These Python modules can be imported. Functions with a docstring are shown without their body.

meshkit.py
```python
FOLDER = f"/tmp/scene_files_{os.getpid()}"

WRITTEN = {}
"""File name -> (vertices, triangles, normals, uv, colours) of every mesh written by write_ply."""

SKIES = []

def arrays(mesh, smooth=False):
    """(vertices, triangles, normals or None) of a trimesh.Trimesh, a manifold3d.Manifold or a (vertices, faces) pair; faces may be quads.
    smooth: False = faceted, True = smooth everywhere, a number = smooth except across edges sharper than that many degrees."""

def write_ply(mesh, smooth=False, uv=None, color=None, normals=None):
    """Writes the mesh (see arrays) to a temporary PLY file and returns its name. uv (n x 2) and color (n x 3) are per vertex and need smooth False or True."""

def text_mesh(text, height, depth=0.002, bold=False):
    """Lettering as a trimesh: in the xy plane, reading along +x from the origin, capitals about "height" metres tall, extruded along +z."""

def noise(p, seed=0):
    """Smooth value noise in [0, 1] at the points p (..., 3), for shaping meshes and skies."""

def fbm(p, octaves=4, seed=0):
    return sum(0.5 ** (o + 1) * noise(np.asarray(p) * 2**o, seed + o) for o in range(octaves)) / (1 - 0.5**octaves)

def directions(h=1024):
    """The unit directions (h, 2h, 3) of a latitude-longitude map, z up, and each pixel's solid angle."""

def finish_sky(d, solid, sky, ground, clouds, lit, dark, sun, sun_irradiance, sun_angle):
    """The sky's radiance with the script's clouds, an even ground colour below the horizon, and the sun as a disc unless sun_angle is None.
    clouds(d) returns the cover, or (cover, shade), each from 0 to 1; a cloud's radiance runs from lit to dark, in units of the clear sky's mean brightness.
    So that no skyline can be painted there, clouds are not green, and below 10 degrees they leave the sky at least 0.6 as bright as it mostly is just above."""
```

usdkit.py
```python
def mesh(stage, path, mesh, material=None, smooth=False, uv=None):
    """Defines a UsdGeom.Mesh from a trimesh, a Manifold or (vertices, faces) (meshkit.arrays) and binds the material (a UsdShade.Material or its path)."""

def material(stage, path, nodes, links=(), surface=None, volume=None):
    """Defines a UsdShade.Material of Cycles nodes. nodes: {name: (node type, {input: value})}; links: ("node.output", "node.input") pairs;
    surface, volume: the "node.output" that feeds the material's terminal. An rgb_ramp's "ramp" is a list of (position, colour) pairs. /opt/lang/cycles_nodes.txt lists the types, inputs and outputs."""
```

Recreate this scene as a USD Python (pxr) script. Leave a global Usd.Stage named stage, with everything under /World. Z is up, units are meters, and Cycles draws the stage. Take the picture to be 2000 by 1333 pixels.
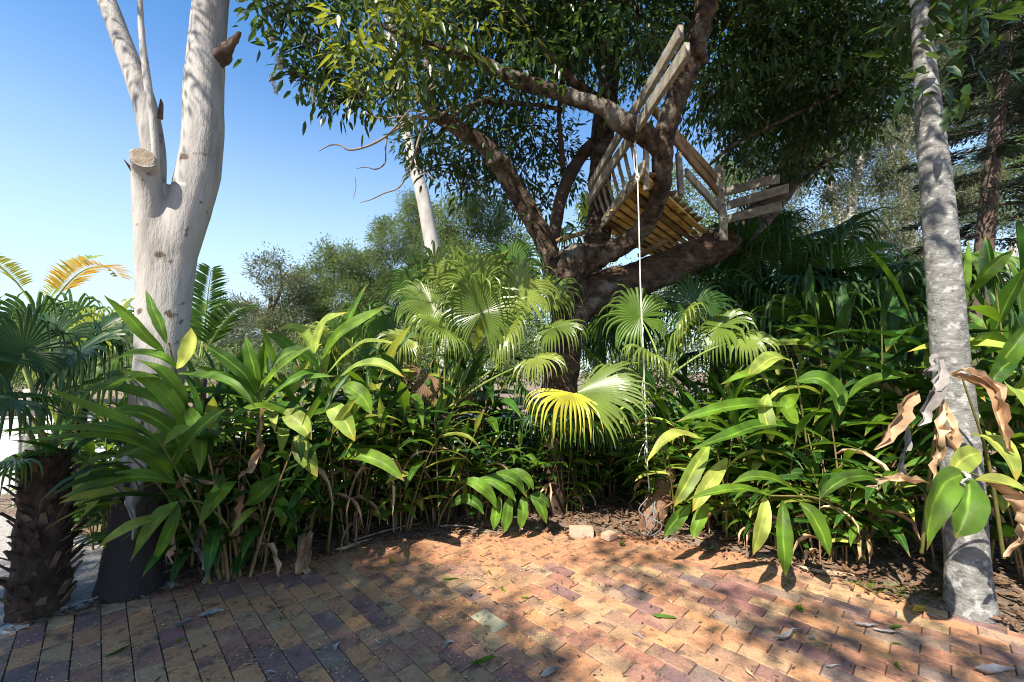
import math
import numpy as np
import trimesh
import usdkit
from meshkit import fbm, noise
from shapely.geometry import Polygon, Point, box as sbox
from shapely import affinity
from pxr import Usd, UsdGeom, UsdLux, UsdShade, Gf, Sdf, Vt

stage = Usd.Stage.CreateInMemory()
UsdGeom.SetStageUpAxis(stage, UsdGeom.Tokens.z)
UsdGeom.SetStageMetersPerUnit(stage, 1.0)
world = UsdGeom.Xform.Define(stage, '/World')
stage.SetDefaultPrim(world.GetPrim())
UsdGeom.Scope.Define(stage, '/World/Looks')
M = {}


def mat(name, nodes, links, surface=None, volume=None):
    M[name] = usdkit.material(stage, '/World/Looks/' + name, nodes, links, surface=surface, volume=volume)
    return M[name]


# ------------------------------------------------------------------ camera, sky, sun, exposure
FPX, PITCH, EYE = 819.1, math.radians(4.04), 1.52
cam = UsdGeom.Camera.Define(stage, '/World/camera')
cam.CreateHorizontalApertureAttr(36.0)
cam.CreateVerticalApertureAttr(36.0 * 682 / 1024)
cam.CreateFocalLengthAttr(36.0 * FPX / 2000)
cam.CreateClippingRangeAttr(Gf.Vec2f(0.05, 2000))
cam.AddTranslateOp().Set(Gf.Vec3d(0, 0, EYE))
cam.AddRotateXOp().Set(90 + math.degrees(PITCH))
cam.CreateExposureAttr(1.68)

SUN_AZ, SUN_EL = math.radians(180 + 34), math.radians(47)      # azimuth clockwise from +y of the direction towards the sun
SV = np.array([math.sin(SUN_AZ) * math.cos(SUN_EL), math.cos(SUN_AZ) * math.cos(SUN_EL), math.sin(SUN_EL)])
HAZE = (3.1, 3.9, 4.7)                                               # the pale air low over the horizon, all the way round
mat('sky', {'s': ('sky_texture', {'sky_type': 'single_scattering', 'sun_disc': False, 'sun_elevation': SUN_EL, 'sun_rotation': math.atan2(SV[0], SV[1]),
                                  'air_density': 1.0, 'aerosol_density': 0.3, 'ozone_density': 1.6}),
            'h': ('hsv', {'saturation': 1.26}), 'tc': ('texture_coordinate', {}), 'z': ('separate_xyz', {}), 'zr': ('map_range', {'range_type': 'smoothstep', 'from_min': 0.0, 'from_max': 0.62, 'to_min': 0.88, 'to_max': 0.0, 'clamp': True}),
            'm': ('mix', {'mix_type': 'mix', 'color2': HAZE}), 'b': ('background_shader', {'strength': 0.088})},
    [('s.color', 'h.color'), ('tc.generated', 'z.vector'), ('z.z', 'zr.value'), ('zr.result', 'm.fac'), ('h.color', 'm.color1'), ('m.color', 'b.color')], surface='b.background')
dome = UsdLux.DomeLight.Define(stage, '/World/sky')
UsdShade.MaterialBindingAPI.Apply(dome.GetPrim()).Bind(M['sky'])
dome.GetPrim().SetCustomDataByKey('kind', 'structure')
sun = UsdLux.DistantLight.Define(stage, '/World/sun')
sun.CreateNormalizeAttr(True)
sun.CreateIntensityAttr(1.0)
sun.CreateAngleAttr(0.53)
sun.CreateColorAttr(Gf.Vec3f(1.0, 0.93, 0.81))
q = Gf.Rotation(Gf.Vec3d(0, 0, 1), Gf.Vec3d(*map(float, SV)))
sun.AddTransformOp().Set(Gf.Matrix4d().SetRotate(q))


# ------------------------------------------------------------------ helpers
def rng(seed):
    return np.random.default_rng(seed)


def W(px, py, y):
    """The point at distance y ahead that stands at this place of the photograph."""
    a, b = (px - 1000) / FPX, -(py - 666.5) / FPX
    c, s = math.cos(PITCH), math.sin(PITCH)
    d = np.array([a, c - b * s, s + b * c])
    return np.array([0, 0, EYE]) + d * (y / d[1])


def G(px, py, z=0.0):
    a, b = (px - 1000) / FPX, -(py - 666.5) / FPX
    c, s = math.cos(PITCH), math.sin(PITCH)
    d = np.array([a, c - b * s, s + b * c])
    return np.array([0, 0, EYE]) + d * ((z - EYE) / d[2])


used = {}


def path_for(name, parent='/World'):
    parent = str(parent)
    k = used.get((parent, name), 0)
    used[(parent, name)] = k + 1
    return f'{parent}/{name}' + (f'_{k:03d}' if k else '')


def tag(prim, label=None, cat=None, group=None, kind=None):
    for k, v in (('label', label), ('category', cat), ('group', group), ('kind', kind)):
        if v:
            prim.SetCustomDataByKey(k, v)
    return prim


def obj(name, mesh, m, parent='/World', smooth=True, uv=None, label=None):
    parent = parent.GetPath() if hasattr(parent, 'GetPath') else parent
    p = path_for(name, parent)
    g = usdkit.mesh(stage, p, mesh, M[m], smooth=smooth, uv=uv)
    if label:
        g.GetPrim().SetCustomDataByKey('label', label)
    return g.GetPrim()


def thing(name, label, cat, loc=(0, 0, 0), rz=0.0, sc=1.0, group=None):
    x = UsdGeom.Xform.Define(stage, path_for(name))
    x.AddTranslateOp().Set(Gf.Vec3d(*map(float, loc)))
    x.AddRotateZOp().Set(float(rz))
    x.AddScaleOp().Set(Gf.Vec3f(float(sc)))
    return tag(x.GetPrim(), label, cat, group)


def dup(root, name, label, cat, loc, rz=0.0, sc=1.0, group=None):
    t = thing(name, label, cat, loc, rz, sc, group)
    t.GetReferences().AddInternalReference(root.GetPath())
    t.SetInstanceable(True)
    return t


def unit(v):
    v = np.asarray(v, float)
    return v / max(np.linalg.norm(v), 1e-9)


def cat_meshes(ms):
    vs, fs, o = [], [], 0
    for v, f in ms:
        vs.append(v); fs.append(f + o); o += len(v)
    return np.vstack(vs), np.vstack(fs)


def catmull(P, n):
    P = np.asarray(P, float)
    if len(P) < 3:
        t = np.linspace(0, 1, n)[:, None]
        return P[0] * (1 - t) + P[-1] * t
    Q = np.vstack([2 * P[0] - P[1], P, 2 * P[-1] - P[-2]])
    out = []
    T = np.linspace(0, len(P) - 1 - 1e-9, n)
    for t in T:
        i = int(t); u = t - i
        a, b, c, d = Q[i], Q[i + 1], Q[i + 2], Q[i + 3]
        out.append(0.5 * (2 * b + (c - a) * u + (2 * a - 5 * b + 4 * c - d) * u * u + (3 * b - a - 3 * c + d) * u ** 3))
    return np.array(out)


def tube(P, R, rings=None, n=12, rough=0.0, freq=6.0, seed=0, cap=True):
    """A limb through the points P with radii R; rough pushes the surface in and out."""
    P = np.asarray(P, float); R = np.asarray(R, float).reshape(-1)
    if rings is None:
        rings = max(4, 4 * len(P))
    C = catmull(np.hstack([P, np.broadcast_to(R, len(P))[:, None] if len(R) == 1 else R[:, None]]), rings)
    C, r = C[:, :3], np.maximum(C[:, 3], 1e-4)
    T = np.gradient(C, axis=0); T /= np.maximum(np.linalg.norm(T, axis=1, keepdims=True), 1e-9)
    u = unit(np.cross(T[0], [0.3, 0.2, 1.0] if abs(T[0][2]) < .9 else [1, .2, 0]))
    A = np.linspace(0, 2 * math.pi, n, endpoint=False)
    V = []
    for c, t, rr in zip(C, T, r):
        u = unit(u - t * (u @ t)); w = np.cross(t, u)
        V.append(c + rr * (np.cos(A)[:, None] * u + np.sin(A)[:, None] * w))
    V = np.array(V)
    if rough:
        k = fbm(V.reshape(-1, 3) * freq + seed * 7.3, 4, seed).reshape(V.shape[:2]) - 0.5
        V = C[:, None] + (V - C[:, None]) * (1 + rough * 2 * k[..., None])
    V = V.reshape(-1, 3)
    i, j = np.meshgrid(np.arange(rings - 1), np.arange(n), indexing='ij')
    a = (i * n + j).ravel(); b = (i * n + (j + 1) % n).ravel()
    F = np.vstack([np.stack([a, b, b + n], 1), np.stack([a, b + n, a + n], 1)])
    if cap:
        k = len(V)
        V = np.vstack([V, C[0], C[-1]])
        jj = np.arange(n); e = (rings - 1) * n
        F = np.vstack([F, np.stack([np.full(n, k), (jj + 1) % n, jj], 1), np.stack([np.full(n, k + 1), e + jj, e + (jj + 1) % n], 1)])
    return V, F


def plank(a, b, w, t, up=(0, 0, 1), wob=0.0, seed=0):
    """A board from a to b, w wide (sideways), t thick (along up), with worn edges."""
    a, b = np.asarray(a, float), np.asarray(b, float)
    d = b - a; L = np.linalg.norm(d); d /= L
    s = unit(np.cross(d, up)); u = np.cross(s, d)
    c = min(t, w) * 0.14
    prof = np.array([(-w / 2 + c, -t / 2), (w / 2 - c, -t / 2), (w / 2, -t / 2 + c), (w / 2, t / 2 - c), (w / 2 - c, t / 2), (-w / 2 + c, t / 2), (-w / 2, t / 2 - c), (-w / 2, -t / 2 + c)])
    r = rng(seed); K = 5
    V = []
    for k in range(K):
        o = a + d * L * k / (K - 1) + s * r.normal(0, wob) + u * r.normal(0, wob)
        V.append(o + prof[:, :1] * s + prof[:, 1:] * u)
    V = np.vstack(V); n = 8
    F = []
    for k in range(K - 1):
        for j in range(n):
            p, q_ = k * n + j, k * n + (j + 1) % n
            F += [(p, q_, q_ + n), (p, q_ + n, p + n)]
    for j in range(1, n - 1):
        F += [(0, j + 1, j), ((K - 1) * n, (K - 1) * n + j, (K - 1) * n + j + 1)]
    return V, np.array(F)


def blade(path, width, nrm, fold=0.12, wave=0.0, prof=None, seed=0, cols=3, crumple=0.0, twist=0.0):
    """A leaf blade along the path: columns across, folded along its midrib. Gives (mesh, uv)."""
    P = np.asarray(path, float); K = len(P)
    T = np.gradient(P, axis=0); T /= np.maximum(np.linalg.norm(T, axis=1, keepdims=True), 1e-9)
    t = np.linspace(0, 1, K)
    w = width * (np.sin(math.pi * np.clip(t, 0, 1) ** 0.8) ** 0.75 if prof is None else np.interp(t, *zip(*prof)))
    S = np.cross(T, np.asarray(nrm, float)); S /= np.maximum(np.linalg.norm(S, axis=1, keepdims=True), 1e-9)
    N = np.cross(S, T)
    if twist:
        a_ = (twist * t)[:, None]
        S, N = S * np.cos(a_) + N * np.sin(a_), N * np.cos(a_) - S * np.sin(a_)
    x = np.linspace(-1, 1, cols)
    r = rng(seed); ph = r.uniform(0, 6.28, 2)
    V, U = [], []
    for j, xx in enumerate(x):
        lift = fold * abs(xx) * w + wave * width * np.sin(t * 17 + ph[int(xx > 0)]) * abs(xx) ** 2
        V.append(P + (xx * w / 2 * (1 - 0.3 * fold))[:, None] * S + lift[:, None] * N)
        U.append(np.stack([np.full(K, xx / 2 + .5), t], 1))
    V, U = np.array(V), np.array(U)
    if crumple:
        V = V + crumple * np.stack([fbm(V * 16 + 9.1 * k + seed, 3, 3 + k) - .5 for k in range(3)], -1) * np.minimum(t * 4, 1)[None, :, None]
    F = []
    for j in range(cols - 1):
        a = j * K + np.arange(K - 1); b = a + K
        F += [np.stack([a, b, b + 1], 1), np.stack([a, b + 1, a + 1], 1)]
    return (V.reshape(-1, 3), np.vstack(F)), U.reshape(-1, 2)


LEAF_T = [(0, 0), (0.3, -1), (0.3, 0), (0.3, 1), (0.68, -0.8), (0.68, 0), (0.68, 0.8), (1, 0)]
LEAF_F = np.array([(0, 1, 2), (0, 2, 3), (1, 4, 5), (1, 5, 2), (2, 5, 6), (2, 6, 3), (4, 7, 5), (5, 7, 6)])


def leaves(P, D, N, L, Wd, fold=0.25, droop=0.15):
    """Many small folded leaves at once."""
    P, D, N = (np.asarray(a, float) for a in (P, D, N))
    n = len(P)
    D = D / np.maximum(np.linalg.norm(D, axis=1, keepdims=True), 1e-9)
    S = np.cross(D, N); S /= np.maximum(np.linalg.norm(S, axis=1, keepdims=True), 1e-9)
    N = np.cross(S, D)
    L = np.broadcast_to(L, n)[:, None]; Wd = np.broadcast_to(Wd, n)[:, None]
    V = np.empty((n, 8, 3))
    for k, (u, v) in enumerate(LEAF_T):
        V[:, k] = P + D * L * u + S * Wd * v / 2 + N * (abs(v) * fold * Wd / 2) - np.array([0, 0, 1]) * (droop * L * u * u)
    F = LEAF_F[None] + (np.arange(n) * 8)[:, None, None]
    return V.reshape(-1, 3), F.reshape(-1, 3)


def quads(P, D, N, L, Wd):
    """Many tiny bent slips (four triangles), for leaves far away and needles."""
    P, D, N = (np.asarray(a, float) for a in (P, D, N))
    n = len(P)
    D = D / np.maximum(np.linalg.norm(D, axis=1, keepdims=True), 1e-9)
    S = np.cross(D, N); S /= np.maximum(np.linalg.norm(S, axis=1, keepdims=True), 1e-9)
    N = np.cross(S, D)
    L = np.broadcast_to(L, n)[:, None]; Wd = np.broadcast_to(Wd, n)[:, None]
    V = np.stack([P, P + D * L * .5 + S * Wd / 2 + N * L * .1, P + D * L, P + D * L * .5 - S * Wd / 2 + N * L * .1], 1)
    F = np.array([(0, 1, 2), (0, 2, 3)])[None] + (np.arange(n) * 4)[:, None, None]
    return V.reshape(-1, 3), F.reshape(-1, 3)


def randdir(r, n):
    v = r.normal(size=(n, 3))
    return v / np.linalg.norm(v, axis=1, keepdims=True)


def crown_points(r, blobs, per, clump, leaf_per, shell=0.35):
    """Twig points in uneven clumps through the blobs (centre, radius): positions, outward directions."""
    P, D = [], []
    for c, rad in blobs:
        nc = max(1, int(per * rad ** 2))
        u = randdir(r, nc)
        q_ = np.asarray(c) + u * (rad * (shell + (1 - shell) * r.random((nc, 1)) ** .6)) * np.array([1, 1, .8])
        sp = clump * r.uniform(.6, 1.4, (nc, 1))
        off = r.normal(size=(nc, leaf_per, 3)) * sp[:, None]
        P.append((q_[:, None] + off).reshape(-1, 3))
        D.append((u[:, None] * .7 + off / clump * .6 + r.normal(size=off.shape) * .5).reshape(-1, 3))
    return np.vstack(P), np.vstack(D)


# ------------------------------------------------------------------ materials
def leafmat(name, c0, c1, tr=(0.25, 0.4, 0.04), trans=0.3, rough=0.42, rib=None, spec=0.4, island=False, vein=0.0, edge=None, vmul=1.1, vfr=150.0, wear=(0.22, 0.14, 0.035), nsc=3.0, efrom=0.80):
    src = ('g.random_per_island' if island else 'o.random')
    nodes = {'g': ('geometry', {}), 'o': ('object_info', {}), 'n': ('noise_texture', {'scale': nsc, 'detail': 3.0}),
             'r': ('rgb_ramp', {'ramp': [(0, c0), (0.6, tuple((a + b) / 2 for a, b in zip(c0, c1))), (1, c1)]}),
             'nv': ('map_range', {'value': 0.5, 'from_min': 0.3, 'from_max': 0.7, 'to_min': 0.72, 'to_max': 1.25}),
             'm': ('mix', {'mix_type': 'multiply', 'fac': 1.0}),
             'p': ('principled_bsdf', {'roughness': rough, 'specular_ior_level': spec}),
             't': ('translucent_bsdf', {'color': tr}), 'x': ('mix_closure', {'fac': trans})}
    links = [(src, 'r.fac'), ('g.position', 'n.vector'), ('n.fac', 'nv.value'), ('r.color', 'm.color1'), ('nv.result', 'm.color2'),
             ('p.BSDF', 'x.closure1'), ('t.BSDF', 'x.closure2')]
    col = 'm.color'
    if rib is not None:
        nodes |= {'a': ('attribute', {'attribute': 'st'}), 's': ('separate_xyz', {}),
                  'd': ('math', {'math_type': 'subtract', 'value2': 0.5}), 'ab': ('math', {'math_type': 'absolute'}),
                  'rr': ('map_range', {'from_min': 0.02, 'from_max': 0.07, 'to_min': 1.0, 'to_max': 0.0, 'clamp': True}),
                  'mr': ('mix', {'mix_type': 'mix', 'color2': rib}),
                  'sk': ('math', {'math_type': 'multiply_add', 'value2': vmul}),
                  'fr': ('math', {'math_type': 'multiply', 'value2': vfr}), 'sn': ('math', {'math_type': 'sine'}),
                  'bu': ('bump', {'strength': vein, 'distance': 0.004})}
        links += [('a.vector', 's.vector'), ('s.x', 'd.value1'), ('d.value', 'ab.value1'), ('ab.value', 'rr.value'), ('rr.result', 'mr.fac'), (col, 'mr.color1'),
                  ('ab.value', 'sk.value1'), ('s.y', 'sk.value3'), ('sk.value', 'fr.value1'), ('fr.value', 'sn.value1'), ('sn.value', 'bu.height'), ('bu.normal', 'p.normal')]
        col = 'mr.color'
        nodes |= {'wn': ('noise_texture', {'scale': 26.0, 'detail': 5.0, 'roughness': 0.7}), 'wr': ('map_range', {'from_min': 0.62, 'from_max': 0.72, 'to_min': 0.0, 'to_max': 0.75, 'clamp': True}), 'wm': ('mix', {'mix_type': 'mix', 'color2': wear}),
                  'cn': ('noise_texture', {'scale': 7.0, 'detail': 3.0}), 'cr': ('map_range', {'from_min': 0.35, 'from_max': 0.65, 'to_min': 0.55, 'to_max': 1.4}), 'cm': ('mix', {'mix_type': 'multiply', 'fac': 1.0})}
        links += [('g.position', 'wn.vector'), ('wn.fac', 'wr.value'), ('wr.result', 'wm.fac'), (col, 'cm.color1'), ('g.position', 'cn.vector'), ('cn.fac', 'cr.value'), ('cr.result', 'cm.color2'), ('cm.color', 'wm.color1')]
        col = 'wm.color'
        if edge is not None:
            nodes |= {'er': ('map_range', {'from_min': efrom, 'from_max': 1.0, 'to_min': 0.0, 'to_max': 1.0, 'clamp': True}), 'me': ('mix', {'mix_type': 'mix', 'color2': edge})}
            links += [('s.y', 'er.value'), ('er.result', 'me.fac'), (col, 'me.color1')]
            col = 'me.color'
    links += [(col, 'p.base_color'), ]
    mat(name, nodes, links, surface='x.closure')


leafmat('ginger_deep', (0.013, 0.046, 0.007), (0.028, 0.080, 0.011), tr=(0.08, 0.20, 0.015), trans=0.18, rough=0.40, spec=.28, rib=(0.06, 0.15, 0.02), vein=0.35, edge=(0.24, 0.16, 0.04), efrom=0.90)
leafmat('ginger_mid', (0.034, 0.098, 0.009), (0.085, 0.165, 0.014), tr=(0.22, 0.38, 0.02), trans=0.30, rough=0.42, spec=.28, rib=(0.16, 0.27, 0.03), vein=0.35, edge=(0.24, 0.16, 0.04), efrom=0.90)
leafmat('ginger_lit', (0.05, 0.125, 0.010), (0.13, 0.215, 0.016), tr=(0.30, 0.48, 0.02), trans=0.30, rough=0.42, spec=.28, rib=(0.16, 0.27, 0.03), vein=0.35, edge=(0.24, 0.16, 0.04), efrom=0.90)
leafmat('ginger_pale', (0.18, 0.26, 0.04), (0.31, 0.34, 0.07), tr=(0.50, 0.55, 0.07), trans=0.3, rough=0.45, spec=.25, rib=(0.40, 0.42, 0.08), vein=0.15, edge=(0.36, 0.25, 0.04))
leafmat('leaf_dry', (0.34, 0.20, 0.11), (0.58, 0.42, 0.27), tr=(0.5, 0.3, 0.14), trans=0.2, rough=0.75, rib=(0.50, 0.37, 0.23), vein=0.10, vmul=5.0, vfr=31.0, spec=0.15, wear=(0.14, 0.07, 0.035))
leafmat('leaf_grey', (0.20, 0.18, 0.175), (0.34, 0.31, 0.28), tr=(0.35, 0.3, 0.25), trans=0.12, rough=0.8, rib=(0.46, 0.42, 0.37), vein=0.10, vmul=5.0, vfr=31.0, spec=0.15, wear=(0.10, 0.075, 0.06))
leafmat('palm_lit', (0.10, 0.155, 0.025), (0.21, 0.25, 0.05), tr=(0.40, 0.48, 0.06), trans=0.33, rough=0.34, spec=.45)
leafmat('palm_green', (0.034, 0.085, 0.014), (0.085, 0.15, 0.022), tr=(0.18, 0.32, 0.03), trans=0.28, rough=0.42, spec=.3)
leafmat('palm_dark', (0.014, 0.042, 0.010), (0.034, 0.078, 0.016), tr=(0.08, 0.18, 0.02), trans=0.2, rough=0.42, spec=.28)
leafmat('palm_yellow', (0.34, 0.34, 0.03), (0.45, 0.42, 0.05), tr=(0.65, 0.6, 0.05), trans=0.34, rough=0.4)
leafmat('palm_orange', (0.40, 0.20, 0.02), (0.42, 0.30, 0.03), tr=(0.6, 0.36, 0.03), trans=0.3, rough=0.5)
leafmat('palm_dead', (0.12, 0.07, 0.04), (0.22, 0.145, 0.085), tr=(0.3, 0.15, 0.06), trans=0.15, rough=0.75, spec=0.15)
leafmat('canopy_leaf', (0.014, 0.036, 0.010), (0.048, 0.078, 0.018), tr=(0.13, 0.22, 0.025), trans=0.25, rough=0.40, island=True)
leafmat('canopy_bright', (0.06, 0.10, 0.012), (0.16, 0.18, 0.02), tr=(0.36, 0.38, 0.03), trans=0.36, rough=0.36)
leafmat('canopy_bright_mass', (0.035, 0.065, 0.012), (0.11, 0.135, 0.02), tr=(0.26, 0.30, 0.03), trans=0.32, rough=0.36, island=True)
leafmat('euc_leaf', (0.095, 0.14, 0.045), (0.23, 0.26, 0.10), tr=(0.24, 0.3, 0.08), trans=0.3, rough=0.5, island=True, nsc=1.3)
leafmat('euc_pale', (0.10, 0.12, 0.055), (0.26, 0.26, 0.15), tr=(0.22, 0.22, 0.10), trans=0.22, rough=0.55, island=True, nsc=1.3)
leafmat('conifer_leaf', (0.008, 0.020, 0.010), (0.022, 0.042, 0.016), tr=(0.03, 0.07, 0.02), trans=0.1, rough=0.6, island=True)
leafmat('litter', (0.13, 0.075, 0.045), (0.55, 0.42, 0.30), tr=(0.2, 0.12, 0.06), trans=0.05, rough=0.8, island=True, spec=0.15)
leafmat('petal', (0.42, 0.36, 0.14), (0.62, 0.56, 0.36), tr=(0.4, 0.3, 0.1), trans=0.1, rough=0.7, island=True)
leafmat('grass', (0.12, 0.17, 0.02), (0.26, 0.28, 0.05), tr=(0.4, 0.4, 0.05), trans=0.3, rough=0.5, island=True)
leafmat('understory', (0.015, 0.05, 0.012), (0.06, 0.13, 0.02), tr=(0.14, 0.28, 0.03), trans=0.28, rough=0.4, island=True, nsc=1.3)
leafmat('gum_leaf', (0.05, 0.08, 0.035), (0.10, 0.13, 0.05), tr=(0.2, 0.24, 0.06), trans=0.25, rough=0.5, island=True, nsc=1.3)


def bark(name, ramp, scale=4.0, stretch=(1, 1, 1), bump=0.6, bdist=0.03, bscale=18.0, spot=None, spot_scale=9.0, spot_at=(0.55, 0.62), rough=0.85, low=None):
    nodes = {'g': ('geometry', {}), 'm': ('mapping', {'scale': stretch}), 'n': ('noise_texture', {'scale': scale, 'detail': 6.0, 'roughness': 0.62}),
             'r': ('rgb_ramp', {'ramp': ramp}), 'b1': ('noise_texture', {'scale': bscale, 'detail': 5.0, 'roughness': 0.7}),
             'bu': ('bump', {'strength': bump, 'distance': bdist}), 'p': ('principled_bsdf', {'roughness': rough, 'specular_ior_level': 0.2})}
    links = [('g.position', 'm.vector'), ('m.vector', 'n.vector'), ('m.vector', 'b1.vector'), ('n.fac', 'r.fac'), ('b1.fac', 'bu.height'), ('bu.normal', 'p.normal')]
    col = 'r.color'
    if spot:
        nodes |= {'sn': ('noise_texture', {'scale': spot_scale, 'detail': 3.0, 'roughness': 0.5}), 'sr': ('map_range', {'from_min': spot_at[0], 'from_max': spot_at[1], 'to_min': 0.0, 'to_max': 1.0, 'clamp': True}),
                  'sm': ('mix', {'mix_type': 'mix', 'color2': spot})}
        links += [('g.position', 'sn.vector'), ('sn.fac', 'sr.value'), ('sr.result', 'sm.fac'), (col, 'sm.color1')]
        col = 'sm.color'
    if low:                                                           # a rough dark stocking of bark round the foot
        nodes |= {'z': ('separate_xyz', {}), 'zm_': ('mapping', {'scale': (1.0, 1.0, 0.25)}), 'zn': ('noise_texture', {'scale': 9.0, 'detail': 5.0, 'roughness': 0.6}), 'za': ('math', {'math_type': 'multiply_add', 'value2': 1.2}),
                  'zr': ('map_range', {'from_min': low[1], 'from_max': low[2], 'to_min': 1.0, 'to_max': 0.0, 'clamp': True}), 'zm': ('mix', {'mix_type': 'mix', 'color2': low[0]})}
        links += [('g.position', 'z.vector'), ('g.position', 'zm_.vector'), ('zm_.vector', 'zn.vector'), ('zn.fac', 'za.value1'), ('z.z', 'za.value3'), ('za.value', 'zr.value'), ('zr.result', 'zm.fac'), (col, 'zm.color1')]
        col = 'zm.color'
    links.append((col, 'p.base_color'))
    mat(name, nodes, links, surface='p.BSDF')


bark('gum_bark', [(0.22, (0.13, 0.12, 0.11)), (0.40, (0.235, 0.222, 0.208)), (0.55, (0.34, 0.322, 0.30)), (0.68, (0.31, 0.287, 0.26)), (0.82, (0.19, 0.165, 0.145))], scale=4.5, stretch=(1, 1, .22), bump=0.6, bdist=0.025,
     bscale=18, spot=(0.10, 0.07, 0.055), spot_scale=9, spot_at=(0.64, 0.71), rough=0.8, low=((0.030, 0.024, 0.022), 1.26, 1.50))
bark('gum_cut', [(0.3, (0.30, 0.22, 0.16)), (0.7, (0.48, 0.38, 0.28))], scale=12, bump=0.3)
bark('dead_wood', [(0.3, (0.05, 0.035, 0.03)), (0.7, (0.13, 0.09, 0.07))], scale=9, bump=0.7)
bark('tree_bark', [(0.30, (0.010, 0.007, 0.005)), (0.43, (0.045, 0.030, 0.021)), (0.56, (0.115, 0.080, 0.056)), (0.70, (0.22, 0.17, 0.125))], scale=13, stretch=(1, 1, .6), bump=1.0, bdist=0.12, bscale=22,
     spot=(0.28, 0.255, 0.215), spot_scale=3.6, spot_at=(0.54, 0.72))
bark('trunk_bark', [(0.30, (0.022, 0.013, 0.009)), (0.5, (0.115, 0.070, 0.046)), (0.72, (0.23, 0.155, 0.108))], scale=12, stretch=(.5, 1, 1), bump=1.0, bdist=0.10, bscale=20, spot=(0.30, 0.26, 0.21), spot_scale=4, spot_at=(0.58, 0.72))
bark('slim_bark', [(0.3, (0.065, 0.062, 0.058)), (0.45, (0.145, 0.142, 0.132)), (0.7, (0.235, 0.23, 0.216))], scale=16, stretch=(1, 1, 1.8), bump=0.7, bdist=0.02, bscale=40, spot=(0.30, 0.30, 0.285), spot_scale=22, spot_at=(0.55, 0.64))
bark('pale_bark', [(0.3, (0.20, 0.18, 0.165)), (0.6, (0.40, 0.375, 0.34))], scale=2, stretch=(1, 1, .5), bump=0.2, bdist=0.02, bscale=5)
bark('dark_bark', [(0.3, (0.045, 0.032, 0.025)), (0.7, (0.12, 0.085, 0.065))], scale=4, bump=0.8, bdist=0.05, bscale=8)
bark('boot_fibre', [(0.3, (0.018, 0.012, 0.009)), (0.55, (0.06, 0.038, 0.026)), (0.8, (0.15, 0.10, 0.07))], scale=14, stretch=(1, 1, .5), bump=1.0, bdist=0.03, bscale=30, rough=0.95)
bark('boot_stub', [(0.3, (0.05, 0.03, 0.02)), (0.7, (0.20, 0.13, 0.085))], scale=12, bump=0.6, rough=0.9)
bark('stump_fibre', [(0.3, (0.10, 0.05, 0.03)), (0.55, (0.24, 0.14, 0.085)), (0.8, (0.36, 0.25, 0.17))], scale=14, stretch=(1, 1, .4), bump=1.0, bdist=0.03, bscale=26, rough=0.9)
bark('petiole', [(0.3, (0.10, 0.15, 0.03)), (0.7, (0.20, 0.24, 0.06))], scale=8, bump=0.1, rough=0.5)
bark('cane_stem', [(0.3, (0.07, 0.085, 0.02)), (0.55, (0.13, 0.12, 0.035)), (0.8, (0.20, 0.12, 0.055))], scale=5, bump=0.15, rough=0.5)
bark('cane_dry', [(0.3, (0.17, 0.09, 0.04)), (0.7, (0.33, 0.22, 0.12))], scale=7, bump=0.3, rough=0.8)
bark('twig', [(0.3, (0.12, 0.09, 0.07)), (0.7, (0.26, 0.21, 0.17))], scale=8, bump=0.3)
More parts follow.
